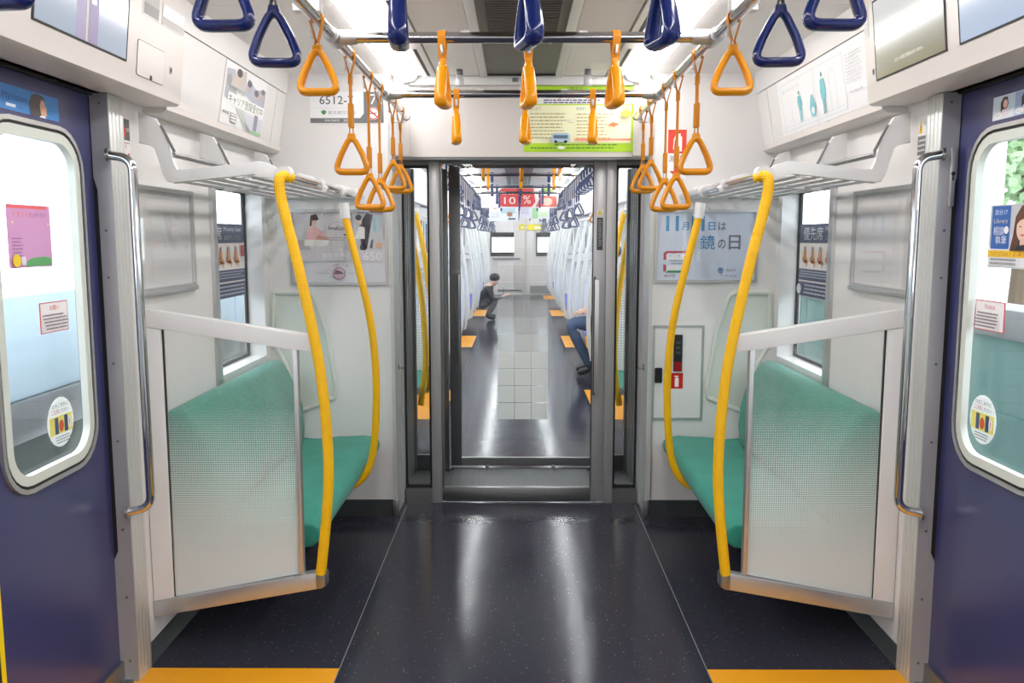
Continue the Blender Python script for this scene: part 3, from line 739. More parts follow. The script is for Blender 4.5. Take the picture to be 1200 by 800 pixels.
MB().box(-1.114, -0.664, 4.2105, 4.2115, 1.182, 1.521).build('clear_cover', M_COVER, r)
r, P = end_frame('framed_poster', 'framed pale blue poster with large Japanese date on the right end wall', 0.648, 1.150, 1.180, 1.535)
P.sheet(ink((212, 222, 238)))
B_ = (62, 148, 200); G_ = (112, 120, 132)
for a_ in (('11', .09, .72, .13, .22, B_), ('月', .25, .73, .07, .12, B_), ('11', .35, .72, .13, .22, B_), ('日', .52, .73, .07, .12, B_), ('は', .62, .73, .08, .12, G_), ('鏡', .44, .45, .15, .21, B_), ('の', .62, .46, .08, .14, G_), ('日', .73, .45, .12, .21, G_)):
    P.text(*a_, bold={'11': .035, '鏡': .006}.get(a_[0], .018))
P.poly([(.07, .40), (.1, .43), (.30, .43), (.30, .40), (.12, .40), (.10, .375), (.10, .30), (.07, .30)], (190, 70, 96)).rect(.10, .30, .22, .09, (240, 242, 246)).rect(.08, .14, .24, .08, (238, 240, 244)).poly([(.07, .13), (.10, .13), (.10, .22), (.07, .24)], (180, 60, 86)).poly([(.09, .11), (.30, .11), (.30, .145), (.12, .145)], (70, 150, 100)).rect(.13, .35, .015, .015, B_).rect(.22, .35, .015, .015, B_).rect(.12, .285, .15, .006, G_).rect(.15, .245, .12, .006, G_)
P.text('鏡の日', .08, .045, .11, .04, (150, 110, 130)).hoop(.655, .145, .028, .042, .7, (70, 130, 190)).ell(.655, .15, .012, .018, (60, 110, 180)).text('板硝子', .71, .125, .10, .045, (130, 138, 150)).lines(.70, .06, .14, 1, .02, .012, (150, 156, 168)).rect(.66, .07, .014, .02, B_).done()
MB().box(0.662, 1.136, 4.2105, 4.2115, 1.194, 1.521).build('clear_cover', M_COVER, r)

# empty frames on the side walls
for s in (-1, 1):
    r = empty('poster_frame', (s * 1.238, 2.99, 1.21), 'empty clear covered poster frame on the %s side wall' % SIDE[s], 'frame')
    MB().ring(rrect(2.755, 3.238, 1.212, 1.568, 0.004, 3), rrect(2.768, 3.225, 1.232, 1.553, 0.003, 3), 'x', s * 1.226, s * 1.2398).build('frame', M_ALU, r)
    MB().box(s * 1.2385, s * 1.2399, 2.768, 3.225, 1.232, 1.553).build('backing', M_WALL, r)
    MB().box(s * 1.2325, s * 1.234, 2.766, 3.227, 1.23, 1.555).build('clear_cover', M_COVER, r)
    MB().box(s * 1.222, s * 1.2395, 2.752, 3.245, 1.206, 1.222, 0.002).build('bottom_lip', M_ALU, r)

def on_wall(name, lab, cat, s, x, y0, y1, z0, z1):
    """flat sheet on a side surface x = s*x between y0 < y1"""
    if s < 0: o, u = Vector((-x, y0, z0)), Vector((0, 1, 0))
    else: o, u = Vector((x, y1, z0)), Vector((0, -1, 0))
    r = empty(name, o, lab, cat)
    return Print(r, o, u, (0, 0, 1), y1 - y0, z1 - z0)
P = on_wall('warning_label', 'dark grey label with a red mark above the left chrome grab bar', 'label', -1, 1.2395, 2.685, 2.755, 1.635, 1.765).sheet(ink((240, 238, 238)))
P.rect(0, .5, 1, .5, (92, 94, 96)).rect(.42, .58, .2, .22, (206, 70, 66)).text('お知らせ', .08, .74, .3, .1, (230, 230, 230)).text('非常時', .66, .7, .28, .1, (230, 230, 230)).rect(.1, .42, .8, .03, (190, 150, 150)).rect(.15, .16, .2, .04, (200, 130, 130)).rect(.7, .14, .2, .06, (210, 110, 110)).rect(.5, .3, .06, .1, (206, 70, 66)).done()
P = on_wall('warning_label', 'white label with a yellow warning triangle above the right chrome grab bar', 'label', 1, 1.2395, 2.685, 2.765, 1.655, 1.775).sheet(ink((240, 238, 238)))
P.rect(0, 0, 1, .48, (120, 122, 124)).poly([(.06, .55), (.36, .55), (.21, .92)], (240, 200, 20)).rect(.19, .62, .04, .16, (30, 30, 30)).text('手を挟む', .46, .72, .4, .12, (120, 120, 124)).lines(.1, .34, .75, 3, .13, .05, (220, 220, 222)).done()

# priority seat stickers on the two bench windows
for s in (-1, 1):
    P = on_wall('window_sticker', 'priority seat sticker on the window over the %s teal bench' % SIDE[s], 'sticker', s, 1.3180, 3.49, 4.10, 1.13, 1.46).sheet(ink((232, 226, 222)))
    N_ = (84, 92, 120)
    P.rect(0, .74, 1, .26, N_).rect(0, .22, 1, .16, N_).rect(0, 0, 1, .20, N_)
    P.text('優先席', .08, .78, .42, .18, (226, 228, 234)).text('Priority Seat', .55, .88, .38, .08, (220, 222, 230)).text('おゆずりください', .55, .78, .38, .07, (200, 204, 214))
    for i in range(5):
        x = .08 + .165 * i
        P.ell(x + .05, .665, .022, .03, (150, 140, 140)).poly([(x + .02, .64), (x + .075, .64), (x + .085, .53), (x + .02, .53)], (216, 150, 100)).poly([(x + .0, .55), (x + .015, .55), (x + .03, .46), (x + .12, .46), (x + .12, .49), (x + .0, .49)], (222, 132, 72)).poly([(x + .02, .53), (x + .10, .53), (x + .10, .5), (x + .02, .5)], (216, 150, 100)).rect(x + .09, .41, .015, .1, (216, 150, 100))
    P.rect(.9, .55, .08, .16, (196, 84, 90)).lines(.06, .34, .9, 3, .035, .014, (190, 196, 210)).lines(.2, .15, .75, 3, .05, .02, (200, 204, 216)).ell(.1, .1, .05, .07, (210, 214, 222)).done()
    P = on_wall('window_sticker', 'small dark sticker high on the window over the %s teal bench' % SIDE[s], 'sticker', s, 1.3180, 3.52, 3.72, 1.49, 1.525).sheet(ink((150, 154, 160)))
    P.lines(.08, .4, .8, 1, .1, .25, (220, 222, 226)).done()

# ---------------------------------------------------------------- door stickers
XG = XD + 0.0118                          # face of the door glass
P = on_wall('door_advert', 'blue advert strip with a profile above the left door window', 'sticker', -1, XD - 0.0004, 1.99, 2.402, 1.713, 1.774).sheet(ink((58, 130, 200)))
P.text('AI', .18, .28, .10, .5, (236, 240, 244)).text('MyVision', .37, .36, .26, .34, (34, 60, 130)).rect(.40, .14, .10, .12, (220, 230, 244)).text('で', .52, .12, .05, .12, (40, 60, 120))
P.poly([(.66, 0), (.65, .5), (.68, .85), (.75, .98), (.82, .9), (.835, .6), (.82, .2), (.78, 0)], (72, 66, 68)).poly([(.78, .12), (.77, .5), (.79, .75), (.825, .72), (.835, .5), (.855, .4), (.845, .3), (.85, .14), (.82, .05)], (216, 168, 140)).poly([(.76, 0), (.84, 0), (.82, .08), (.78, .09)], (240, 240, 244)).done()
P = on_wall('door_advert', 'strip of three small portrait cards above the right door window', 'sticker', 1, XD - 0.0004, 1.99, 2.405, 1.713, 1.775).sheet(ink((206, 214, 232)))
for i, (c1, c2) in enumerate((((196, 214, 226), (220, 226, 232)), ((150, 170, 208), (186, 202, 232)), ((214, 190, 196), (226, 220, 226)))):
    x = .02 + .235 * i
    P.rect(x, .02, .225, .96, c2).rect(x, .35, .225, .6, c1).poly([(x + .075, .3), (x + .07, .7), (x + .10, .92), (x + .145, .9), (x + .16, .6), (x + .14, .35)], (58, 44, 46)).ell(x + .125, .62, .025, .18, (228, 188, 176)).poly([(x + .07, .1), (x + .09, .38), (x + .15, .42), (x + .18, .1)], (226, 214, 222)).ell(x + .05, .17, .04, .12, (238, 238, 234)).text('私の', x + .028, .12, .045, .1, (120, 120, 120))
P.done()
P = on_wall('door_poster', 'pink notice sheet with a green hill on the left door glass', 'poster', -1, XG, 2.145, 2.345, 1.322, 1.483).sheet(ink((214, 160, 206)), r=0.03)
P.rect(.02, .94, .9, .05, (238, 110, 110)).text('イタズラ', .12, .80, .36, .1, (232, 130, 70)).text('ゼッタイダメ！', .5, .80, .4, .09, (140, 90, 130)).poly([(.36, .02), (.38, .10), (.5, .15), (.8, .17), (.97, .14), (.97, .02)], (100, 170, 110)).lines(.08, .46, .22, 6, .055, .015, (130, 90, 140)).ell(.13, .12, .09, .1, (240, 214, 60)).rect(.23, .05, .1, .13, (236, 226, 240)).ell(.08, .72, .015, .02, (250, 240, 170)).ell(.9, .7, .015, .02, (250, 240, 170)).done()
def notice(s, y0, y1, lab, head):
    P = on_wall('door_notice', lab, 'sticker', s, XG, y0, y1, 1.143, 1.226).sheet(ink((206, 70, 76)))
    P.rect(.025, .03, .95, .94, (244, 240, 242)).text(head, .34, .72, .34, .17, (206, 70, 76)).lines(.08, .55, .84, 5, .105, .05, (120, 110, 118), .15).done()
notice(-1, 2.266, 2.408, 'red framed request notice in Japanese on the left door glass', 'お願い')
notice(1, 2.303, 2.452, 'red framed notice in English on the right door glass', 'Notice')
P = on_wall('door_poster', 'blue and yellow poster with a smiling woman on the right door glass', 'poster', 1, XG, 2.145, 2.405, 1.318, 1.487).sheet(ink((192, 196, 200)))
P.rect(0, .02, .9, .32, (226, 228, 232)).rect(.04, .3, .34, .68, (58, 104, 178)).text('自分17', .10, .84, .22, .09, (222, 230, 244)).text('Library', .08, .69, .26, .09, (210, 200, 180)).text('相談', .08, .52, .2, .14, (232, 236, 246)).text('執筆', .13, .38, .2, .13, (232, 236, 246)).ell(.32, .6, .045, .06, (240, 238, 240)).rect(0, .17, .96, .11, (240, 196, 60)).text('1/7 START 応募受付', .08, .185, .72, .08, (196, 120, 40)).lines(.06, .12, .6, 2, .06, .03, (150, 152, 158))
P.poly([(.42, .28), (.47, .5), (.50, .8), (.6, .97), (.74, .97), (.82, .8), (.84, .5), (.9, .28)], (96, 66, 54)).ell(.64, .62, .115, .2, (234, 198, 178)).poly([(.51, .66), (.55, .86), (.66, .92), (.77, .84), (.78, .68), (.68, .78), (.58, .74)], (104, 70, 56)).poly([(.52, .28), (.58, .40), (.66, .34), (.74, .42), (.92, .36), (.92, .28)], (52, 58, 70)).poly([(.6, .36), (.7, .38), (.69, .46), (.6, .46)], (228, 190, 170)).poly([(.59, .53), (.68, .53), (.64, .495)], (196, 90, 90)).rect(.575, .64, .035, .016, (60, 40, 38)).rect(.665, .64, .035, .016, (60, 40, 38)).ell(.94, .74, .05, .1, (240, 238, 236)).done()
for s, yc in ((-1, 2.336), (1, 2.377)):
    P = on_wall('door_sticker', 'round pull-in warning sticker low on the %s door glass' % SIDE[s], 'sticker', s, XG, yc - .068, yc + .068, .823, .962)
    mb = MB()
    P.sheet(film_mat(.96), 'paper', 0.0008, 0.4999)
    P.rect(.07, .27, .86, .36, (236, 228, 120)).text('ひきこまれに', .2, .80, .6, .08, (50, 50, 54)).text('ご注意', .17, .68, .26, .09, (206, 60, 80)).text('ください', .45, .68, .36, .08, (50, 50, 54)).rect(.26, .28, .13, .33, (70, 96, 130)).rect(.62, .28, .13, .33, (60, 84, 122)).ell(.5, .42, .09, .12, (206, 96, 60)).ell(.82, .45, .07, .12, (240, 238, 236)).text('！', .80, .38, .03, .12, (206, 60, 80)).lines(.25, .2, .55, 3, .05, .02, (110, 110, 116), .1).done()

# ================================================================ BENCHES, PARTITIONS, RACKS, POLES
def bench(s):
    r = empty('bench_seat', (s * 1.0, 3.5, 0), 'teal moquette bench seat against the %s wall' % SIDE[s], 'bench')
    X = lambda v: s * v
    prof = [(1.20, .335), (.80, .325), (.735, .330), (.712, .348), (.704, .372), (.710, .398), (.732, .414), (.78, .421), (.90, .414), (1.02, .402), (1.12, .398), (1.20, .41)]
    n = 1
    ys = [2.875 + (4.205 - 2.875) * k / n for k in range(n + 1)]
    for a, b in zip(ys, ys[1:]):
        MB().prism([(X(x), z) for x, z in prof], 'y', a + 0.0008, b - 0.0008, 0.010, 3).build('cushion', M_TEAL, r, 60)
    bp = [(1.238, .38), (1.09, .385), (1.055, .42), (1.048, .50), (1.058, .58), (1.085, .68), (1.118, .76), (1.145, .800), (1.175, .818), (1.21, .812), (1.238, .79)]
    MB().prism([(X(x), z) for x, z in bp], 'y', 2.875, 4.10, 0.022, 4).build('backrest', M_TEAL, r, 60)
    MB().box(X(1.238), X(1.0), 2.9, 4.19, .27, .333).build('seat_pan', M_DGREY, r)
    MB().prism([(X(1.238), .10), (X(1.13), .10), (X(1.10), .27), (X(1.238), .27)], 'y', 2.9, 4.20).build('heater_box', M_STEEL, r)
bench(-1); bench(1)

YP = 2.77
def PP(px, py, y=YP):
    q = at(px, py, 'y', y); return (abs(q.x), q.z)
def partition(s):
    r = empty('seat_partition', (s * 0.95, YP, 0), 'dot printed glass partition with a pale frame at the %s bench' % SIDE[s], 'partition')
    X = lambda v: s * v
    S = lambda pts: [(X(x), z) for x, z in pts]
    MB().prism(S([(1.238, 1.172), (1.222, 1.172), (.676, 1.086), (.674, 1.032), (.755, 1.042), (1.238, 1.116)]), 'y', YP - .020, YP + .020, .004).build('top_rail', M_WHITEMETAL, r)
    MB().prism(S([(1.238, .187), (1.238, .134), (.672, .236), (.660, .246), (.660, .284), (.672, .291), (.740, .279)]), 'y', YP - .022, YP + .022, .004).build('bottom_rail', M_ALU, r)
    MB().prism(S([(1.238, 1.115), (1.172, 1.105), (1.172, .20), (1.238, .188)]), 'y', YP - .017, YP + .017, .002).build('wall_post', M_WHITEMETAL, r)
    MB().prism(S([(.747, 1.042), (.732, 1.040), (.732, .278), (.747, .281)]), 'y', YP - .014, YP + .014, .002).build('slim_post', M_ALU, r)
    MB().prism(S([(1.172, 1.104), (.747, 1.041), (.747, .281), (1.172, .200)]), 'y', YP - .003, YP + .003).build('glass', M_DOTGLASS, r)
    MB().prism(S([(1.1735, 1.106), (1.169, 1.105), (1.169, .201), (1.1735, .20)]), 'y', YP - .006, YP + .006).build('gasket', M_BLACK, r)
    MB().prism(S([(.690, .284), (.660, .290), (.656, .280), (.656, .246), (.672, .236), (.690, .233)]), 'y', YP - .025, YP + .024, .004).build('end_cap', M_STEEL, r)
    return r
partition(-1); partition(1)

def pole_a(s):
    r = empty('stanchion_pole', (s * 0.68, 2.75, .28), 'dimpled curved yellow pole at the end of the %s partition' % SIDE[s], 'pole')
    pix = [(338, 208), (332, 206), (327.5, 211), (328.5, 227), (335, 256), (345, 294), (356, 340), (367, 390), (376, 440), (383, 505), (385, 560), (382, 612), (376, 672)]
    pts = []
    for i, p in enumerate(pix):
        x, z = PP(*p, 2.755); pts.append((s * x, 2.755 + (0.035 if i == 0 else 0.012 if i == 1 else 0), z))
    MB().tube(smooth_path(pts, 5), 0.0172, 14).build('pole', M_GRIP, r)
    MB().tube([(s * 0.757, 2.765, 1.603), (s * 0.757, 2.80, 1.603)], 0.022, 12).build('top_socket', M_WHITEMETAL, r)
def pole_b(s):
    r = empty('stanchion_pole', (s * 0.75, 3.7, .30), 'smooth curved yellow pole rising from the middle of the %s bench' % SIDE[s], 'pole')
    pix = [(402, 243), (410, 275), (424, 330), (433, 370), (438, 405), (441, 450), (440, 500), (436, 535), (428, 556), (415, 568), (402, 571)]
    pts = [(s * PP(*p, 3.7)[0], 3.7, PP(*p, 3.7)[1]) for p in pix]
    MB().tube(smooth_path(pts, 5), 0.0160, 14).build('pole', M_POLE, r)
    c = at(403, 246, 'y', 3.7); d = at(405, 256, 'y', 3.7)
    MB().tube([(s * abs(c.x) , 3.7, c.z + .03), (s * abs(d.x), 3.7, d.z)], 0.0205, 14).tube([(s * 0.772, 3.672, 1.592), (s * 0.772, 3.728, 1.592)], 0.024, 14).build('clamp', M_WHITEMETAL, r)
for s in (-1, 1): pole_a(s); pole_b(s)

BR = [(163, 132), (182, 138), (199, 165), (203, 190), (208, 200), (216, 199), (304, 189), (319, 193), (343, 209), (340, 216), (322, 210), (300, 203), (205, 215), (197, 213), (192, 205), (183, 173), (178, 170), (164, 168)]
def rack(s):
    r = empty('luggage_rack', (s * 1.0, 3.4, 1.58), 'white and steel luggage rack above the %s bench' % SIDE[s], 'luggage rack')
    prof = []
    for p in BR:
        x, z = PP(*p, 2.785); prof.append((s * min(x, 1.238), z))
    for y in (2.775, 3.30, 3.98):
        MB().prism(prof, 'y', y, y + 0.022, .003).build('bracket', M_WHITEMETAL, r)
        x0, z0 = PP(190, 143, 2.785)
        MB().prism([(s * 1.150, 1.752), (s * 1.143, 1.752), (s * 1.104, 1.672), (s * 1.111, 1.666)], 'y', y - .0015, y + .004).build('bracket_slot', M_GREY, r)
    MB().tube([(s * 0.772, 2.78, 1.600), (s * 0.772, 4.18, 1.592)], 0.0165, 12).build('front_rail', M_CHROME, r)
    for k, x in enumerate((1.135, 1.07, 1.005, 0.94, 0.875, 0.82)):
        MB().tube([(s * x, 2.79, 1.588 + .002 * k), (s * x, 4.215, 1.586 + .002 * k)], 0.0085, 8).build('rack_bar', M_ALU, r)
    for y in (2.90, 3.52, 3.85, 4.15):
        MB().box(s * 0.80, s * 1.15, y, y + .020, 1.597, 1.606).build('cross_bar', M_WHITEMETAL, r)
    MB().box(s * 0.79, s * 1.238, 4.195, 4.215, 1.585, 1.635, .003).build('end_bracket', M_WHITEMETAL, r)
    MB().tube([(s * 1.118, 2.79, 1.662), (s * 1.118, 4.2, 1.662)], .009, 8).build('rear_bar', M_STEEL, r)
    for y in (2.785, 3.31, 3.99): MB().tube([(s * .772, y - .013, 1.60), (s * .772, y + .013, 1.60)], .022, 12).build('rail_collar', M_WHITEMETAL, r)
rack(-1); rack(1)

for s in (-1, 1):
    r = empty('grab_bar', (s * 1.2, 2.57, .55), 'bent chrome grab bar on the %s door pillar' % SIDE[s], 'grab bar')
    pts = fillet([(s * 1.222, 2.556, 1.640), (s * 1.150, 2.562, 1.628), (s * 1.150, 2.570, .575), (s * 1.222, 2.556, .560)], .075, 8)
    MB().tube(pts, .0135, 14).build('bar', M_CHROME, r)
    for z in (1.640, .560): MB().tube([(s * 1.222, 2.556, z), (s * 1.214, 2.557, z)], .019, 14).build('flange', M_STEEL, r)

# ---------------------------------------------------------------- overhead rails
ZR = 1.97
for s in (-1, 1):
    r = empty('overhead_rail', (s * 0.547, 2.5, ZR), 'long steel strap rail overhead on the %s' % SIDE[s], 'rail')
    MB().tube([(s * 0.547, -2.6, ZR), (s * 0.547, 4.19, ZR)], .0165, 14).build('rail', M_CHROME, r)
    MB().ball((s * 0.547, 4.19, ZR), .020).build('end_knob', M_WHITEMETAL, r)
    MB().box(s * 0.56, s * 0.60, 4.16, 4.20, ZR - .03, Z_C, .003).box(s * 0.545, s * 0.60, 4.17, 4.19, ZR - .012, ZR + .012).build('hanger', M_WHITEMETAL, r)
    MB().box(s * 0.53, s * 0.60, 2.30, 2.34, ZR + .01, Z_C - .01, .003).build('hanger', M_WHITEMETAL, r)
    for y in (1.62, 2.56, 3.54):
        MB().tube([(s * 0.547, y - .045, ZR), (s * 0.547, y + .045, ZR)], .0225, 14).tube([(s * 0.547, y, ZR), (s * 0.492, y, ZR)], .0215, 14).build('joint', M_ALU, r)
    r = empty('overhead_rail', (s * 0.86, 0.5, ZR), 'short steel strap rail near the %s door' % SIDE[s], 'rail')
    MB().tube([(s * 0.86, -0.6, ZR), (s * 0.86, 1.62, ZR), ], .0165, 12).build('rail', M_CHROME, r)
    MB().tube([(s * 0.86, 1.62, ZR), (s * 0.547, 1.62, ZR)], .0165, 12).build('cross_piece', M_CHROME, r)
for y, lab in ((1.62, 'overhead crossbar out of sight with the navy straps'), (2.56, 'nearer overhead steel crossbar with three orange straps'), (3.54, 'farther overhead steel crossbar with three orange straps')):
    r = empty('overhead_crossbar', (0, y, ZR), lab, 'rail')
    MB().tube([(-0.495, y, ZR), (0.495, y, ZR)], .0155, 14).build('bar', M_CHROME, r)
    for x in (-.49, .49): MB().tube([(x - .008, y, ZR), (x + .008, y, ZR)], .019, 12).build('collar', M_ALU, r)
    for x in (-0.17, 0, .17):
        MB().tube([(x - .012, y, ZR + .014), (x + .012, y, ZR + .014)], .006, 8).build('strap_stop', M_WHITEMETAL, r)

# ---------------------------------------------------------------- hand straps
def handle_mesh(mb, z_top):
    h = .128
    tri = fillet([(0, z_top + .004), (.034, z_top - .062), (.0545, z_top - h + .012), (-.0545, z_top - h + .012), (-.034, z_top - .062)], [.020, .12, .024, .024, .12], 7, True)
    pts = [Vector((p.x, 0, p.y)) for p in tri]
    # resample long sides
    out = []
    for a, b in zip(pts, pts[1:] + pts[:1]):
        d = (b - a).length; k = max(1, int(d / .014))
        out += [a + (b - a) * (i / k) for i in range(k)]
    ra, rb = [], []
    for p in out:
        t = min(1, max(0, (z_top - p.z) / h))
        bot = max(0, (t - .8) / .2)
        ra.append(.0088 + .0010 * t + .0022 * bot); rb.append(.0150 + .004 * t + .0020 * bot)
    mb.tube(out, ra, 10, True, rb, (0, 1, 0))
    mb.prism([(-.010, z_top + .004), (.010, z_top + .004), (.016, z_top - .022), (-.016, z_top - .022)], 'y', -.0105, .0105, .004)
    return mb
def strap(name, drop, blue=False):
    r = empty(name, (0, 0, 0))
    zt = -(drop - .128)
    belt = M_BELTB if blue else M_BELTY
    rr = .0185
    zv = max(zt + .012, -.062)
    arc = [(rr * math.cos(R(a)), rr * math.sin(R(a))) for a in range(-20, 201, 20)]
    loop = [(.0025, zv)] + arc + [(-.0025, zv)]
    mb = MB().ribbon(loop, .0026, -.0115, .0115)
    if zt < -.10:
        mb.box(-.0030, .0030, -.0115, .0115, zt + .03, zv)
        mb.box(-.0055, .0055, -.0125, .0125, zv - .030, zv - .002, .001)
    mb.build('belt', belt, r)
    if zt < -.10:
        L = .075
        MB().box(-.0075, .0075, -.0145, .0145, zt + .022, zt + .022 + L, .002).build('sleeve', belt, r)
        MB().ribbon([(.0045, zt + .024), (.0070, zt - .008)], .0022, -.006, .006).ribbon([(-.0045, zt + .024), (-.0070, zt - .008)], .0022, -.006, .006).build('cord', belt, r)
    else:
        MB().ribbon([(.003, zv + .004), (.008, zt - .006)], .0024, -.0095, .0095).ribbon([(-.003, zv + .004), (-.008, zt - .006)], .0024, -.0095, .0095).build('cord', belt, r)
    MB().box(-.0165, -.0085, -.0045, .0045, -.048, -.022, .002).build('rivet_plate', M_ALU, r)
    handle_mesh(MB(), zt).build('handle', M_STRAPB if blue else M_STRAPY, r, 60)
    return r
PROTO = {}
def place_strap(x, y, z, rot, drop, blue, label, group):
    k = (drop, blue)
    if k not in PROTO:
        o = PROTO[k] = strap('hand_strap', drop, blue)
    else:
        o = copy_tree(PROTO[k])
    o.location = (x, y, z); o.rotation_euler = (0, 0, rot)
    tag(o, label, 'hand strap', group)
    return o
GS = 'hand straps of the near car'
ORD = ['nearest', 'second', 'third', 'fourth', 'fifth', 'farthest']
for s in (-1, 1):
    for i, (y, d) in enumerate(((2.34, .200), (2.79, .375), (3.12, .475), (3.36, .475), (3.72, .375), (3.96, .375))):
        kind = {.200: 'short', .375: 'medium length', .475: 'long'}[d]
        place_strap(s * .547, y, ZR, R(random.uniform(-5, 5)), d, False, '%s orange triangle strap, %s along the %s rail' % (kind, ORD[i] if i in (0, 5) else ORD[i] + ' from the front', SIDE[s]), GS)
    place_strap(s * .547, 1.93, ZR, R(-s * 4), .205, True, 'navy triangle strap beside the nearest orange strap on the %s rail' % SIDE[s], GS)
    place_strap(s * .547, 1.60, ZR, R(s * 3), .205, True, 'navy triangle strap cut by the top edge near the %s screens' % SIDE[s], GS)
    place_strap(s * .86, 1.45, ZR, R(s * 8), .205, True, 'navy strap peeking in at the top %s corner' % SIDE[s], GS)
    for y in (1.2, .8): place_strap(s * .547, y, ZR, 0, .205, True, 'navy strap out of view near the viewer', GS + ' behind the view')
for x, nm in ((-.235, 'left'), (.012, 'middle'), (.262, 'right')):
    place_strap(x, 2.56, ZR, R(90 + (9 if x > 0 else -5)), .200, False, 'edge-on orange strap on the nearer crossbar, %s one' % nm, GS)
for x, nm in ((-.265, 'left'), (.012, 'middle'), (.284, 'right')):
    place_strap(x, 3.54, ZR, R(90 + (-9 if x > 0 else 8)), .200, False, 'edge-on orange strap on the farther crossbar, %s one' % nm, GS)
for x, nm in ((-.252, 'left'), (.002, 'middle'), (.262, 'right')):
    place_strap(x, 1.74, ZR, R(90 + (14 if x > -.1 else 4)), .205, True, 'edge-on navy strap hanging at the top edge, %s one' % nm, GS)

# ================================================================ GANGWAY
gf = empty('trim_9', (0, Y_FR, 0), 'steel gangway frame with two narrow side panes', 'door frame', kind='structure')
for s, a, b in ((-1, .469, .417), (1, .435, .484)):
    MB().box(s * a, s * b, 4.43, 4.49, 0, 1.80, .002).build('post', M_FRAME, gf)
for s in (-1, 1):
    i0 = .469 if s < 0 else .484
    MB().box(s * .610, s * .627, 4.43, 4.49, 0, 1.80).build('outer_post', M_FRAME, gf)
    MB().box(s * i0, s * .615, 4.43, 4.48, 0, .078).build('sill', M_STEEL, gf)
    MB().box(s * i0, s * .615, 4.45, 4.48, 1.765, 1.80).build('top_bar', M_DSTEEL, gf)
    MB().ring(rrect(s * i0 if s > 0 else -.612, .612 if s > 0 else s * i0, .078, 1.766, .002, 2), rrect((i0 if s > 0 else -.612) + .012, (.612 if s > 0 else -i0) - .012, .095, 1.75, .01, 2), 'y', 4.452, 4.470).build('gasket', M_BLACK, gf)
    MB().box(s * i0, s * .612, 4.459, 4.465, .085, 1.76).build('side_pane', M_GLASSD, gf)
MB().box(-.63, .63, 4.44, 4.50, 1.782, 1.80).build('top_rail', M_DSTEEL, gf)

gd = empty('gangway_door', (0, 4.45, 0), 'sliding glass gangway door with a steel stile on the right', 'door')
MB().box(.371, .434, 4.44, 4.475, .012, 1.782, .002).build('stile', M_FRAME, gd)
MB().box(-.416, .371, 4.442, 4.475, .012, .082, .002).build('bottom_rail', M_STEEL, gd)
MB().box(-.416, -.405, 4.442, 4.475, .082, 1.782).build('slim_stile', M_DSTEEL, gd)
MB().box(-.405, .371, 4.445, 4.472, 1.772, 1.782).build('top_rail', M_DSTEEL, gd)
MB().box(-.405, .371, 4.455, 4.461, .082, 1.774).build('glass', M_GLASSD, gd)
MB().box(.368, .372, 4.441, 4.475, .082, 1.756).build('gasket', M_BLACK, gd)
hd = MB().prism([(.378, 4.40), (.398, 4.395), (.402, 4.44), (.380, 4.44)], 'z', .60, 1.185, .004).build('handle', M_ALU, gd)
MB().box(.374, .382, 4.41, 4.44, .585, 1.20).build('handle_shadow_gap', M_DGREY, hd)
for (x, z) in ((-.19, .045), (.19, .045)): MB().tube([(x, 4.442, z), (x, 4.439, z)], .006, 10).build('bolt', M_STEEL, gd)
# grid of frosted squares on the glass
for row in range(12):
    z0 = .447 + row * .0905
    cov = [.90, .88, .86, .80, .40, .22, .13, .09, .07, .05, .04, .03][row]
    for c in range(3):
        x0 = -.122 + c * .088
        MB().box(x0 + .0015, x0 + .0865, 4.4535, 4.4545, z0 + .0015, z0 + .0885).build('frosted_square', film_mat(cov), gd)
lb = empty('door_label', (.392, 4.439, 1.42), 'narrow dark caution label with yellow triangle on the gangway door stile', 'label')
P = Print(lb, (.388, 4.4396, 1.335), (1, 0, 0), (0, 0, 1), .030, .165).sheet(ink((70, 72, 76)))
P.lines(.2, .9, .6, 12, .07, .03, (170, 172, 176)).done()
P = Print(lb, (.386, 4.4396, 1.512), (1, 0, 0), (0, 0, 1), .034, .030).sheet(ink((214, 212, 212)))
P.poly([(.1, .1), (.9, .1), (.5, .95)], (226, 196, 60)).done()
hk = {}
for s, nm in ((-1, 'left'), (1, 'right')):
    h = empty('door_hook', (s * .622, 4.33, .735), 'small steel hook on the %s lining of the gangway' % nm, 'hook')
    MB().tube(fillet([(s * .625, 4.33, .745), (s * .600, 4.33, .735), (s * .596, 4.33, .75)], .006, 4), .005, 8).build('hook', M_STEEL, h)
    MB().box(s * .620, s * .6255, 4.32, 4.34, .73, .76).build('hook_plate', M_STEEL, h)

# tunnel between the cars
gt = empty('gangway_tunnel', (0, 4.8, 0), 'dark gangway tunnel with a chequered floor plate', 'gangway')
MB().box(-.66, .66, 4.48, 5.12, -.05, -.004).build('floor_plate', M_PLATE, gt)
MB().box(-.40, .40, 4.49, 5.09, -.004, .006).build('raised_plate', M_PLATE, gt)
for s in (-1, 1):
    n = 7
    for k in range(n):
        y0 = 4.49 + k * (5.08 - 4.49) / n
        MB().prism([(s * .70, y0), (s * .64, y0 + .02), (s * .64, y0 + .06), (s * .70, y0 + .084)], 'z', -.03, 2.0).build('bellows_fold', M_GREY, gt)
MB().box(-.70, .70, 4.49, 5.09, 1.90, 2.0).build('tunnel_roof', M_GREY, gt)
for x in (-.2, .2):
    MB().tube([(x, 5.09, .02), (x, 5.06, .02)], .012, 8).build('hinge', M_STEEL, gt)

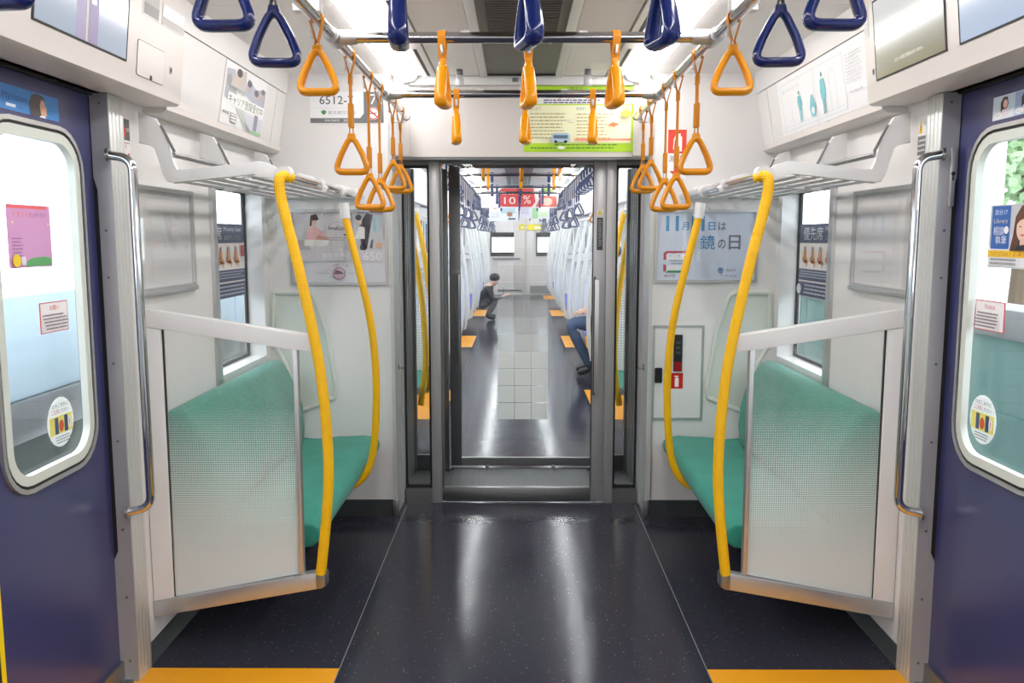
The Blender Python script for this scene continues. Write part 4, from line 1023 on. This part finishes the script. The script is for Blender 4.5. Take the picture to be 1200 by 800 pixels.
# ================================================================ THE NEXT CAR
Y0, Y1 = 5.10, 21.2
DOORS = [(6.55, 7.85), (10.95, 12.25), (15.35, 16.65), (19.55, 20.85)]
nf = empty('floor', (0, 12, 0), 'glossy floor of the next car seen through the gangway door', 'floor', kind='structure')
MB().box(-1.34, 1.34, Y0, Y1 + 1.6, -.06, -.008).build('floor_base', M_DGREY, nf)
MB().box(-.5985, .5985, Y0, Y1, -.008, 0).build('floor_sheet', M_FLOOR, nf)
for s in (-1, 1):
    y = Y0
    for a, b in DOORS + [(Y1, Y1)]:
        MB().box(s * .6015, s * 1.24, y, a - .0015, -.008, 0).build('floor_sheet', M_FLOOR, nf)
        if b > a: MB().box(s * .6015, s * 1.275, a, b, -.008, 0).build('door_area_sheet', M_YFLOOR, nf)
        y = b + .0015
    ops = [(a, b, 0, 1.82) for a, b in DOORS] + [(5.42, 6.15, .82, 1.63)] + [(b + .55, c - .55, .82, 1.63) for (a, b), (c, d) in zip(DOORS, DOORS[1:])]
    side_wall(s, Y0, Y1 + .1, ops, 'next')
    for n, (a, b) in enumerate(DOORS):
        dr = empty('door_%d' % (3 + n + (4 if s > 0 else 0)), (s * XD, (a + b) / 2, 0), 'navy sliding door of the next car, %s on the %s' % (['first', 'second', 'third', 'fourth'][n], SIDE[s]), 'door', kind='structure')
        for ya, yb in ((a, (a + b) / 2 - .003), ((a + b) / 2 + .003, b)):
            lf = MB().ring(rrect(ya, yb, .012, 1.83, .001, 4), rrect(ya + .11, yb - .11, .79, 1.66, .09, 4), 'x', s * XD, s * 1.30).build('door_leaf', M_DOOR, dr)
            MB().ring(rrect(ya + .09, yb - .09, .77, 1.68, .10, 4), rrect(ya + .12, yb - .12, .80, 1.65, .08, 4), 'x', s * 1.268, s * 1.28).build('window_frame', M_CREAM, lf)
            MB().box(s * 1.287, s * 1.292, ya + .1, yb - .1, .78, 1.67).build('pane', M_GLASS, lf)
    for n, (a, b, z0, z1) in enumerate(o_ for o_ in ops if o_[2] > 0):
        wn = empty('window_%d' % (5 + n + (4 if s > 0 else 0)), (s * 1.31, (a + b) / 2, z0), 'side window of the next car, number %s on the %s' % (['one', 'two', 'three', 'four'][n], SIDE[s]), 'window', kind='structure')
        MB().ring(rrect(a - .02, b + .02, z0 - .02, z1 + .02, .01, 3), rrect(a + .02, b - .02, z0 + .02, z1 - .02, .01, 3), 'x', s * 1.23, s * 1.33).build('window_frame', M_ALU, wn)
        MB().box(s * 1.318, s * 1.323, a, b, z0, z1).build('pane', M_GLASS, wn)
    tr = MB().prism([(s * 1.24, 1.80), (s * 1.165, 1.80), (s * 1.165, 1.835), (s * 1.11, Z_C), (s * 1.24, Z_C)], 'y', Y0 + .02, Y1).build('trim_%d' % (7 if s < 0 else 8), M_WALL)
    tag(tr, 'white advert band along the next car on the %s' % SIDE[s], 'fascia', kind='structure')
nc = empty('ceiling', (0, 12, Z_C), 'white ceiling of the next car', 'ceiling', kind='structure')
MB().box(-1.34, 1.34, Y0, Y1 + 1.6, Z_C + .01, Z_C + .06).build('roof_board', M_CEIL, nc)
MB().box(-.165, .165, Y0 + .1, Y1, Z_C, Z_C + .01).build('duct_panel', M_GREY, nc)
for s in (-1, 1):
    MB().box(s * .165, s * .2, Y0 + .1, Y1, Z_C - .016, Z_C + .01).build('duct_rail', M_WHITEMETAL, nc)
    for k in range(8):
        a = Y0 + .1 + k * 2.0
        MB().box(s * .632, s * 1.12, a + .002, a + 1.998, Z_C - .012, Z_C + .01).build('ceiling_panel', M_CEIL, nc)
        MB().box(s * .205, s * .482, a + .002, a + 1.998, Z_C - .01, Z_C + .01).build('ceiling_panel', M_CEIL, nc)
    for k, (a, b) in enumerate(((5.5, 9.3), (9.36, 13.2), (13.26, 17.1), (17.16, 21.0))):
        light_strip(s, a, b, '%s lit ceiling light strip of the next car on the %s' % (['first', 'second', 'third', 'fourth'][k], SIDE[s]), 'light strips of the next car')
# its near end: wings, header, door
wn = empty('wall_back', (0, 5.1, 0), 'grey near end wall of the next car around its doorway', 'wall', kind='structure')
for s in (-1, 1):
    MB().box(s * .66, s * 1.24, 5.10, 5.30, 0, Z_C).build('wing_panel', M_WALL, wn)
MB().box(-.66, .66, 5.10, 5.14, 1.825, Z_C).build('header_panel', M_GREY, wn)
g2 = empty('trim_10', (0, 5.12, 0), 'grey inner frame of the next car beyond the gangway door', 'door frame', kind='structure')
for a, b in ((-.475, -.43), (.44, .475)): MB().box(a, b, 5.09, 5.14, 0, 1.795, .002).build('post', M_DSTEEL, g2)
for s in (-1, 1):
    MB().box(s * .625, s * .66, 5.09, 5.14, 0, 1.795).build('outer_post', M_DSTEEL, g2)
    MB().box(s * .475, s * .625, 5.09, 5.13, 0, .09).build('sill', M_DGREY, g2)
    MB().box(s * .475, s * .625, 5.11, 5.116, .09, 1.79).build('side_pane', M_GLASSD, g2)
d2 = empty('gangway_door', (0, 5.15, 0), 'second glass gangway door with its steel stile on the left', 'door')
MB().box(-.425, -.358, 5.145, 5.175, .01, 1.825, .002).build('stile', M_DSTEEL, d2)
MB().box(-.358, .44, 5.147, 5.175, .01, .060).build('bottom_rail', M_STEEL, d2)
MB().box(-.358, .44, 5.147, 5.175, 1.805, 1.825).build('top_rail', M_DSTEEL, d2)
MB().box(-.358, .44, 5.158, 5.163, .06, 1.81).build('glass', M_GLASSD, d2)
MB().prism([(-.385, 5.11), (-.368, 5.105), (-.362, 5.146), (-.390, 5.146)], 'z', .60, 1.18, .003).build('handle', M_STEEL, d2)

# far end with the cab windows
fw = empty('wall_back', (0, Y1, 0), 'white cab wall at the far end of the next car', 'wall', kind='structure')
for (x0, x1, z0, z1) in ((-1.24, -.66, 0, Z_C), (-.66, -.07, 0, .96), (-.66, -.07, 1.50, Z_C), (-.07, .46, 0, Z_C), (.46, .85, 0, .96), (.46, .85, 1.50, Z_C), (.85, 1.24, 0, Z_C)):
    MB().box(x0, x1, Y1, Y1 + .08, z0, z1).build('wall_panel', M_WALL, fw)
MB().box(-.10, .17, Y1 - .02, Y1 + .0, .05, 1.85, .01).box(.19, .22, Y1 - .03, Y1, 0, 1.9).build('cab_door_edge', M_WALL2, fw)
for n, (x0, x1) in enumerate(((-.66, -.07), (.46, .85))):
    wv = empty('window_%d' % (13 + n), ((x0 + x1) / 2, Y1, .96), '%s cab window at the far end of the next car' % ('wide left' if n == 0 else 'narrow right'), 'window', kind='structure')
    MB().ring(rrect(x0 - .02, x1 + .02, .94, 1.52, .02, 3), rrect(x0 + .02, x1 - .02, .98, 1.48, .02, 3), 'y', Y1 - .015, Y1 + .08).build('window_frame', M_DGREY, wv)
    MB().box(x0, x1, Y1 + .03, Y1 + .036, .96, 1.50).build('pane', M_GLASS, wv)
    MB().box(x0, x1, Y1 + .06, Y1 + .07, 1.40, 1.50).box(x0, x1, Y1 + .06, Y1 + .07, .96, 1.04).build('sun_blind', M_DGREY, wv)
MB().box(-.62, .05, Y1 - .03, Y1, .86, .90).build('handrail', M_STEEL, fw)
MB().box(-.5, .1, Y1 - .02, Y1, .08, .12).build('vent_strip', M_DGREY, fw)
MB().box(.3, .8, Y1 - .02, Y1, .03, .22).build('vent_grille', M_GREY, fw)
r = empty('wall_advert', (.05, Y1 - .02, 1.6), 'yellow advert strip on the far cab wall', 'poster')
P = Print(r, (.02, Y1 - .021, 1.575), (1, 0, 0), (0, 0, 1), .62, .14).sheet(ink((236, 220, 60)))
P.text('優先席', .08, .2, .3, .5, (250, 250, 240)).rect(.6, .2, .3, .5, (250, 248, 210)).done()

# benches, partitions, poles of the next car
def far_bench(s, ya, yb, m, lab):
    r = empty('bench_seat', (s * 1.0, ya, 0), lab, 'bench', 'bench seats of the next car')
    MB().prism([(s * 1.2, .33), (s * .74, .33), (s * .705, .37), (s * .74, .415), (s * 1.2, .40)], 'y', ya, yb).build('cushion', m, r)
    MB().prism([(s * 1.238, .40), (s * 1.06, .40), (s * 1.07, .60), (s * 1.15, .80), (s * 1.238, .80)], 'y', ya, yb).build('backrest', m, r)
    MB().box(s * 1.05, s * 1.238, ya, yb, .10, .33).build('heater_box', M_STEEL, r)
def far_partition(s, y, lab):
    r = empty('seat_partition', (s * .95, y, 0), lab, 'partition', 'partitions of the next car')
    MB().prism([(s * 1.238, 1.20), (s * .70, 1.12), (s * .70, .25), (s * 1.238, .14)], 'y', y - .004, y + .004).build('glass', M_FROST, r)
    MB().prism([(s * 1.238, 1.22), (s * .69, 1.14), (s * .69, 1.09), (s * 1.238, 1.17)], 'y', y - .018, y + .018).build('top_rail', M_WHITEMETAL, r)
    MB().prism([(s * 1.238, .18), (s * .69, .29), (s * .69, .235), (s * 1.238, .13)], 'y', y - .018, y + .018).build('bottom_rail', M_WHITEMETAL, r)
    MB().box(s * 1.238, s * 1.17, y - .015, y + .015, .18, 1.18).build('wall_post', M_WHITEMETAL, r)
POLE_PROTO = {}
def far_pole(s, y, m, lab, grp):
    k = (s, m.name)
    if k not in POLE_PROTO:
        r = empty('stanchion_pole', (0, 0, 0))
        pts = [(s * .775, 0, 1.60), (s * .74, 0, 1.45), (s * .70, 0, 1.22), (s * .665, 0, .95), (s * .648, 0, .70), (s * .65, 0, .50), (s * .685, 0, .25)]
        MB().tube(smooth_path(pts, 3), .021, 8).build('pole', m, r)
        MB().tube([(s * .775, 0, 1.57), (s * .775, 0, 1.62)], .024, 8).build('clamp', M_WHITEMETAL, r)
        POLE_PROTO[k] = r
    else: r = copy_tree(POLE_PROTO[k])
    r.location = (0, y, 0); tag(r, lab, 'pole', grp)
def far_rack(s, ya, yb, lab):
    r = empty('luggage_rack', (s * 1.0, ya, 1.58), lab, 'luggage rack', 'racks of the next car')
    for x in (.775, .86, .95, 1.04, 1.13): MB().tube([(s * x, ya, 1.60), (s * x, yb, 1.60)], .012, 6).build('rack_bar', M_WHITEMETAL, r)
    y = ya
    while y <= yb + .01:
        MB().prism([(s * 1.238, 1.78), (s * 1.15, 1.76), (s * 1.10, 1.64), (s * .78, 1.63), (s * .76, 1.59), (s * 1.17, 1.57), (s * 1.238, 1.70)], 'y', y - .01, y + .01).build('bracket', M_WHITEMETAL, r)
        y += (yb - ya) / 2
bays = [(5.34, 6.42, True)] + [(b + .13, c - .13, False) for (a, b), (c, d) in zip(DOORS, DOORS[1:])]
NM = ['first', 'second', 'third', 'fourth']
for s in (-1, 1):
    for i, (a, b, prio) in enumerate(bays):
        far_bench(s, a + .06, b - .06, M_TEAL if prio else M_BLUESEAT, '%s bench in the %s bay of the next car on the %s' % ('teal' if prio else 'blue', NM[i], SIDE[s]))
        far_rack(s, a, b, 'luggage rack of the %s bay in the next car on the %s' % (NM[i], SIDE[s]))
        if prio:
            far_partition(s, b, 'frosted partition ending the first bay of the next car on the %s' % SIDE[s])
            for y in (a + .5, b - .02): far_pole(s, y, M_POLE, 'curved yellow pole in the first bay of the next car on the %s' % SIDE[s], 'yellow poles of the next car')
        else:
            far_partition(s, a, 'frosted partition starting the %s bay of the next car on the %s' % (NM[i], SIDE[s]))
            far_partition(s, b, 'frosted partition ending the %s bay of the next car on the %s' % (NM[i], SIDE[s]))
            for k in range(4): far_pole(s, a + .02 + (b - a - .04) * k / 3, M_WPOLE, 'curved white pole in the %s bay of the next car on the %s' % (NM[i], SIDE[s]), 'white poles of the next car, %s bay %s' % (NM[i], SIDE[s]))
    r = empty('overhead_rail', (s * .547, 5.5, ZR), 'steel strap rail of the next car on the %s' % SIDE[s], 'rail')
    MB().tube([(s * .547, 5.4, ZR), (s * .547, 21.0, ZR)], .0165, 8).build('rail', M_CHROME, r)
    for k in range(9):
        MB().box(s * .537, s * .557, 5.6 + 1.85 * k, 5.64 + 1.85 * k, ZR, Z_C).build('hanger', M_WHITEMETAL, r)
# far straps: light one-piece copies
M_STRAPF = mat('far_navy_strap', (38, 58, 104), .3)
FS = {}
def far_strap(x, y, rot, drop, blue, lab, grp):
    k = (drop, blue)
    if k not in FS:
        mb = MB(); zt = -(drop - .128)
        mb.box(-.004, .004, -.012, .012, zt, .02); mb.box(-.008, .008, -.014, .014, zt + .01, zt + .07)
        tri = fillet([(0, zt), (.056, zt - .117), (-.056, zt - .117)], [.014, .022, .022], 3, True)
        mb.tube([(p.x, 0, p.y) for p in tri], .0075, 6, True, .013, (0, 1, 0))
        o = mb.build('hand_strap', M_STRAPF if blue else M_STRAPY); FS[k] = o
    else:
        o = FS[k].copy(); COL.objects.link(o)
    o.location = (x, y, ZR); o.rotation_euler = (0, 0, rot); tag(o, lab, 'hand strap', grp)
for s in (-1, 1):
    y = 5.62; i = 0
    while y < 20.9:
        indoor = any(a - .1 < y < b + .1 for a, b in DOORS)
        yellow = y < 6.5
        d = .20 if indoor else (.375, .475)[(i // 2) % 2]
        far_strap(s * .547, y, R(random.uniform(-6, 6)), d, not yellow, ('orange strap in the next car just past the gangway, %s rail' if yellow else 'navy strap in the row along the %s rail of the next car') % SIDE[s], ('orange straps of the next car, %s' if yellow else 'navy straps of the next car, %s') % SIDE[s])
        y += .30; i += 1
for n, y in enumerate((5.9, 6.9, 8.0, 9.9, 11.2, 12.6, 14.4, 16.0, 17.8, 19.8)):
    r = empty('overhead_crossbar', (0, y, ZR), 'steel crossbar of the next car, number %s from the gangway' % ['one', 'two', 'three', 'four', 'five', 'six', 'seven', 'eight', 'nine', 'ten'][n], 'rail', 'crossbars of the next car')
    MB().tube([(-.54, y, ZR), (.54, y, ZR)], .0155, 8).build('bar', M_CHROME, r)
    for x in (-.54, .54): MB().tube([(x - .03, y, ZR), (x + .03, y, ZR)], .022, 8).build('joint', M_ALU, r)
    for x in (-.25, .01, .27):
        far_strap(x, y, R(90 + random.uniform(-5, 5)), .20, n > 1, 'edge-on %s strap on a crossbar of the next car' % ('navy' if n > 1 else 'orange'), 'crossbar straps of the next car, %s' % ('navy' if n > 1 else 'orange'))

# hanging adverts of the next car
def hanging(x0, x1, y, z0, z1, base, lab):
    r = empty('hanging_advert', ((x0 + x1) / 2, y, z0), lab, 'poster', 'hanging adverts of the next car')
    MB().box(x0, x1, y - .004, y + .004, z1, z1 + .03).build('clip_bar', M_WHITEMETAL, r)
    for x in (x0 + .1, x1 - .1): MB().box(x - .004, x + .004, y - .004, y + .004, z1 + .03, Z_C).build('hanger', M_WHITEMETAL, r)
    return Print(r, (x0, y, z0), (1, 0, 0), (0, 0, 1), x1 - x0, z1 - z0).sheet(ink(base))
P = hanging(-.50, .01, 11.6, 1.79, 2.06, (240, 236, 238), 'white hanging advert with a red badge in the next car, left half')
P.poly([(.45, .15), (.55, .05), (.98, .05), (.98, .95), (.55, .95), (.45, .8)], (214, 66, 66)).text('SEASON', .55, .65, .4, .16, (250, 240, 236)).text('10', .6, .18, .3, .35, (250, 240, 236)).ell(.15, .8, .08, .1, (226, 190, 170)).text('セール', .04, .2, .22, .14, (220, 90, 80)).done()
P = hanging(.02, .53, 11.6, 1.79, 2.06, (238, 226, 226), 'red and green hanging advert in the next car, right half')
P.poly([(0, .05), (.3, .05), (.4, .3), (.35, .95), (0, .95)], (214, 66, 66)).text('%', .08, .2, .2, .4, (250, 236, 230)).poly([(.4, .7), (.6, .95), (.9, .9), (.8, .65)], (150, 190, 70)).poly([(.4, .05), (.55, .6), (.95, .55), (.95, .05)], (216, 96, 84)).ell(.7, .3, .14, .2, (232, 190, 170)).done()
P = hanging(-.47, .0, 14.0, 1.66, 1.97, (236, 240, 240), 'pale hanging advert with blue pictures in the next car, left half')
P.rect(.4, .4, .5, .5, (186, 214, 220)).ell(.2, .7, .08, .1, (220, 150, 120)).ell(.7, .35, .1, .12, (180, 120, 90)).rect(.65, .06, .25, .1, (90, 110, 130)).lines(.06, .4, .3, 4, .08, .03, (160, 170, 176)).done()
P = hanging(.02, .50, 14.0, 1.70, 1.97, (226, 224, 234), 'lilac and green hanging advert in the next car, right half')
P.rect(.42, .0, .2, 1.0, (160, 206, 150)).rect(.64, .1, .32, .8, (200, 226, 180)).rect(.68, .4, .24, .3, (240, 246, 240)).lines(.06, .8, .3, 6, .1, .04, (170, 160, 190)).done()

# ---------------------------------------------------------------- people in the next car
def person(loc, joints, edges, lab, zones, hair_c, hair_ball):
    """joints: name -> (xyz, radius); one skinned body, coloured by zone(x, y, z)"""
    r = empty('person', loc, lab, 'person')
    names = list(joints); me = bpy.data.meshes.new('body')
    me.from_pydata([joints[n][0] for n in names], [(names.index(a), names.index(b)) for a, b in edges], [])
    o = bpy.data.objects.new('body', me); COL.objects.link(o)
    sk = o.modifiers.new('skin', 'SKIN'); sk.use_smooth_shade = True
    if not me.skin_vertices: me.attributes.new('skin', 'FLOAT', 'POINT')
    bpy.context.view_layer.objects.active = o
    if not me.skin_vertices:
        with bpy.context.temp_override(object=o, active_object=o): bpy.ops.mesh.customdata_skin_add()
    for i, n in enumerate(names):
        rad = joints[n][1]; sv = me.skin_vertices[0].data[i]
        sv.radius = rad if isinstance(rad, tuple) else (rad, rad); sv.use_root = (n == 'pelvis')
    sb = o.modifiers.new('sub', 'SUBSURF'); sb.levels = sb.render_levels = 1
    dg = bpy.context.evaluated_depsgraph_get()
    new = bpy.data.meshes.new_from_object(o.evaluated_get(dg))
    o.modifiers.clear(); o.data = new
    new.materials.clear(); ms = []
    for pl in new.polygons:
        m = zones(*pl.center)
        if m not in ms: ms.append(m); new.materials.append(m)
        pl.material_index = ms.index(m); pl.use_smooth = True
    o.parent = r; o.location = (0, 0, 0)
    c, rad, sc = hair_ball
    hb = MB().ball(Vector(c) + Vector(loc), rad, *sc).build('hair', mat('dark_hair', hair_c, .5), r)
    return r
SKIN = mat('skin', (226, 184, 160), .5); M_MASK = ink((235, 236, 238)); M_JKT = mat('black_jacket', (40, 40, 44), .7); M_JEAN = mat('blue_jeans', (70, 92, 124), .8, vary=.15, vscale=30)
M_SHOE = mat('dark_shoe', (34, 34, 40), .5); M_GTROU = mat('grey_trousers', (104, 104, 110), .8)
M_FLORAL = mat('floral_shirt', (226, 230, 240), .8)
def floral(m):
    t = m.node_tree; b = t.nodes['Principled BSDF']
    tc = t.nodes.new('ShaderNodeTexCoord'); v = t.nodes.new('ShaderNodeTexVoronoi'); v.inputs['Scale'].default_value = 16
    rp = t.nodes.new('ShaderNodeValToRGB'); rp.color_ramp.interpolation = 'CONSTANT'
    rp.color_ramp.elements[0].color = lin((66, 84, 150)) + (1,); rp.color_ramp.elements[1].position = .3; rp.color_ramp.elements[1].color = lin((228, 232, 240)) + (1,)
    t.links.new(tc.outputs['Object'], v.inputs['Vector']); t.links.new(v.outputs['Distance'], rp.inputs[0]); t.links.new(rp.outputs[0], b.inputs['Base Color'])
floral(M_FLORAL)
def hand(J, Ed, wrist, name, d, up):
    """palm and five bent fingers from the wrist along d"""
    d = Vector(d).normalized(); up = Vector(up).normalized(); sd = d.cross(up); w0 = Vector(J[wrist][0])
    J[name + 'palm'] = (tuple(w0 + d * .05), .022); Ed.append((wrist, name + 'palm'))
    for i, L in enumerate((.055, .065, .07, .065, .05)):
        off = sd * (.016 * (i - 2)); a = w0 + d * (.05 + (.01 if i else -.02)) + off
        b = a + (d * L * .55 if i else (sd * -.03 + d * .02)); c = b + (d * L * .4 - up * L * .35)
        J[name + 'k%d' % i] = (tuple(a), .009); J[name + 'm%d' % i] = (tuple(b), .008); J[name + 't%d' % i] = (tuple(c), .007)
        Ed += [(name + 'palm', name + 'k%d' % i), (name + 'k%d' % i, name + 'm%d' % i), (name + 'm%d' % i, name + 't%d' % i)]
# crouching person in black with a phone, beside the second doors on the left (faces the aisle)
J = {'pelvis': ((-.10, 0, .27), .13), 'belly': ((-.04, 0, .36), .125), 'chest': ((.03, 0, .50), .13), 'neck': ((.10, 0, .60), .055), 'head': ((.15, -.01, .655), (.075, .08)), 'crown': ((.17, -.01, .74), (.07, .08))}
Ed = [('pelvis', 'belly'), ('belly', 'chest'), ('chest', 'neck'), ('neck', 'head'), ('head', 'crown')]
for k, q in (('l', .1), ('r', -.1)):
    J.update({'hip' + k: ((-.08, q, .26), .09), 'knee' + k: ((.20, q * 1.5, .40), .062), 'ank' + k: ((.02, q * 1.4, .07), .045), 'toe' + k: ((.17, q * 1.6, .045), .04)})
    J.update({'sho' + k: ((.03, q * 1.75, .56), .06), 'elb' + k: ((.12, q * 2.1, .36), .045), 'wri' + k: ((.29, q * .8, .41), .03)})
    Ed += [('pelvis', 'hip' + k), ('hip' + k, 'knee' + k), ('knee' + k, 'ank' + k), ('ank' + k, 'toe' + k), ('chest', 'sho' + k), ('sho' + k, 'elb' + k), ('elb' + k, 'wri' + k)]
    hand(J, Ed, 'wri' + k, 'h' + k, (1, -q * 3, .4), (0, 0, 1))
def z1(x, y, z):
    if z > .59: return M_MASK if (.61 < z < .66 and x > .17) else SKIN
    if x > .28 and z > .34: return SKIN
    if z < .10: return M_SHOE
    return M_GTROU if (z < .30 or (x > .1 and z < .44 and abs(y) < .22 and z < .42 and x < .27 and abs(y) > .09 and z > .1 and abs(y) < .2)) else M_JKT
PL = (-.55, 14.6, 0)
person(PL, J, Ed, 'person in black jacket crouching over a phone in the next car', z1, (36, 32, 32), ((.15, -.01, .725), .090, (1, 1, .85)))
ph = empty('phone', (-.25, 14.6, .43), 'small dark phone held by the crouching person', 'phone')
MB().box(-.255, -.245, 14.57, 14.64, .42, .55, .003).build('case', M_BLACK, ph)
MB().box(-.2565, -.255, 14.575, 14.635, .425, .545).build('glass', mat('phone_glass', (60, 70, 80), .1), ph)
# seated person in floral shirt and jeans on the right
J = {'pelvis': ((0, 0, .50), .13), 'belly': ((.02, 0, .64), .12), 'chest': ((.03, 0, .85), .125), 'neck': ((.01, 0, 1.05), .048), 'head': ((-.02, 0, 1.14), (.075, .085)), 'crown': ((-.02, 0, 1.24), (.07, .08))}
Ed = [('pelvis', 'belly'), ('belly', 'chest'), ('chest', 'neck'), ('neck', 'head'), ('head', 'crown')]
for k, q in (('l', .09), ('r', -.09)):
    J.update({'hip' + k: ((-.03, q, .49), .085), 'knee' + k: ((-.43, q * 1.2, .50), .065), 'ank' + k: ((-.21, q * 1.2, .05), .045), 'toe' + k: ((-.35, q * 1.4, .005), .038)})
    J.update({'sho' + k: ((.03, q * 1.9, .97), .058), 'elb' + k: ((-.05, q * 2.3, .70), .045), 'wri' + k: ((-.26, q * 1.0, .62), .03)})
    Ed += [('pelvis', 'hip' + k), ('hip' + k, 'knee' + k), ('knee' + k, 'ank' + k), ('ank' + k, 'toe' + k), ('chest', 'sho' + k), ('sho' + k, 'elb' + k), ('elb' + k, 'wri' + k)]
    hand(J, Ed, 'wri' + k, 'h' + k, (-1, -q, -.2), (0, 0, 1))
def z2(x, y, z):
    if z > 1.03: return SKIN
    if z < .09: return M_SHOE
    if x < -.24 and z > .575: return SKIN
    if z < .585 and (x < -.02 or z < .56): return M_JEAN
    return M_FLORAL
person((.93, 8.62, .045), J, Ed, 'seated person in a floral shirt and blue jeans in the next car', z2, (40, 32, 30), ((.0, 0, 1.225), .092, (1, 1, .95)))

# ================================================================ OUTSIDE THE WINDOWS
for s in (-1, 1):
    sl = MB().box(s * 1.42, s * 9.0, -12, 34, -.9, -.04).build('platform', mat('concrete_slab', (176, 176, 172), .8, vary=.08, vscale=2))
    tag(sl, 'pale concrete station platform outside the %s windows' % SIDE[s], 'platform', kind='structure')
c1 = mat('gate_pale_blue', (196, 216, 228), .35); c2 = mat('gate_grey_green', (84, 94, 88), .5); c3 = mat('gate_teal_reflection', (104, 142, 136), .4)  # teal of c3 stands in for the seats reflected in the door glass
for s in (-1, 1):
    for k in range(6):
        y0 = -3.0 + 4.4 * k
        r = empty('platform_gate', (s * 1.95, y0, -.04), 'waist high platform gate outside on the %s, number %s' % (SIDE[s], ['one', 'two', 'three', 'four', 'five', 'six'][k]), 'gate', 'platform gates outside')
        if s < 0:
            MB().box(s * 1.92, s * 2.10, y0, y0 + 4.38, -.04, .62).build('lower_panel', c2, r)
            MB().box(s * 1.90, s * 2.10, y0, y0 + 4.38, .62, .78, .01).build('steel_band', M_STEEL, r)
            MB().box(s * 1.92, s * 2.10, y0, y0 + 4.38, .78, 1.18, .01).build('upper_panel', c1, r)
        else:
            MB().box(s * 1.92, s * 2.10, y0, y0 + 4.38, -.04, .70).build('lower_panel', c3, r)
            MB().box(s * 1.93, s * 2.10, y0, y0 + 4.38, .70, 1.0).build('upper_panel', c3, r)
            MB().box(s * 1.90, s * 2.10, y0, y0 + 4.38, 1.0, 1.12, .01).build('top_cap', M_GREY, r)
    for k in range(4):
        y0 = 3.3 + 6 * k
        r = empty('platform_column', (s * 5.0, y0, -.04), 'white steel platform column outside on the %s, number %s' % (SIDE[s], ['one', 'two', 'three', 'four'][k]), 'column', 'platform columns')
        MB().box(s * 4.9, s * 5.1, y0 - .1, y0 + .1, -.04, 3.6).build('shaft', M_WHITEMETAL, r)
        MB().box(s * 4.82, s * 5.18, y0 - .18, y0 + .18, -.04, .1).build('foot', M_GREY, r)
def tree(x, y, lab):
    r = empty('tree', (x, y, -1), lab, 'tree', 'trees beyond the platform')
    MB().tube([(x, y, -1), (x + .1, y, 1.5), (x, y + .1, 3.2)], [.2, .16, .08], 8).build('trunk', mat('bark', (92, 78, 64), .9), r)
    mb = MB()
    for i in range(1600):
        a = random.uniform(0, 6.28); t = random.uniform(-1, 1); q = random.random() ** .4 * 1.9
        c = Vector((x + q * math.cos(a) * math.sqrt(1 - t * t), y + q * math.sin(a) * math.sqrt(1 - t * t), 3.2 + 1.5 * t * q / 1.9))
        d1 = Vector((random.uniform(-1, 1), random.uniform(-1, 1), random.uniform(-1, 1))).normalized() * .13
        d2 = d1.cross(Vector((random.uniform(-1, 1), random.uniform(-1, 1), random.uniform(-1, 1)))).normalized() * .10
        mb.bm.faces.new([mb.bm.verts.new(c + v) for v in (d1, d2, -d1, -d2)])
    mb.build('foliage', mat('leaf_green', (150, 176, 136), .7, vary=.25), r, kind='stuff')
tree(9.8, 17.0, 'leafy green tree seen past the right door poster')
tree(10.5, 22.0, 'leafy green tree farther along the right platform')
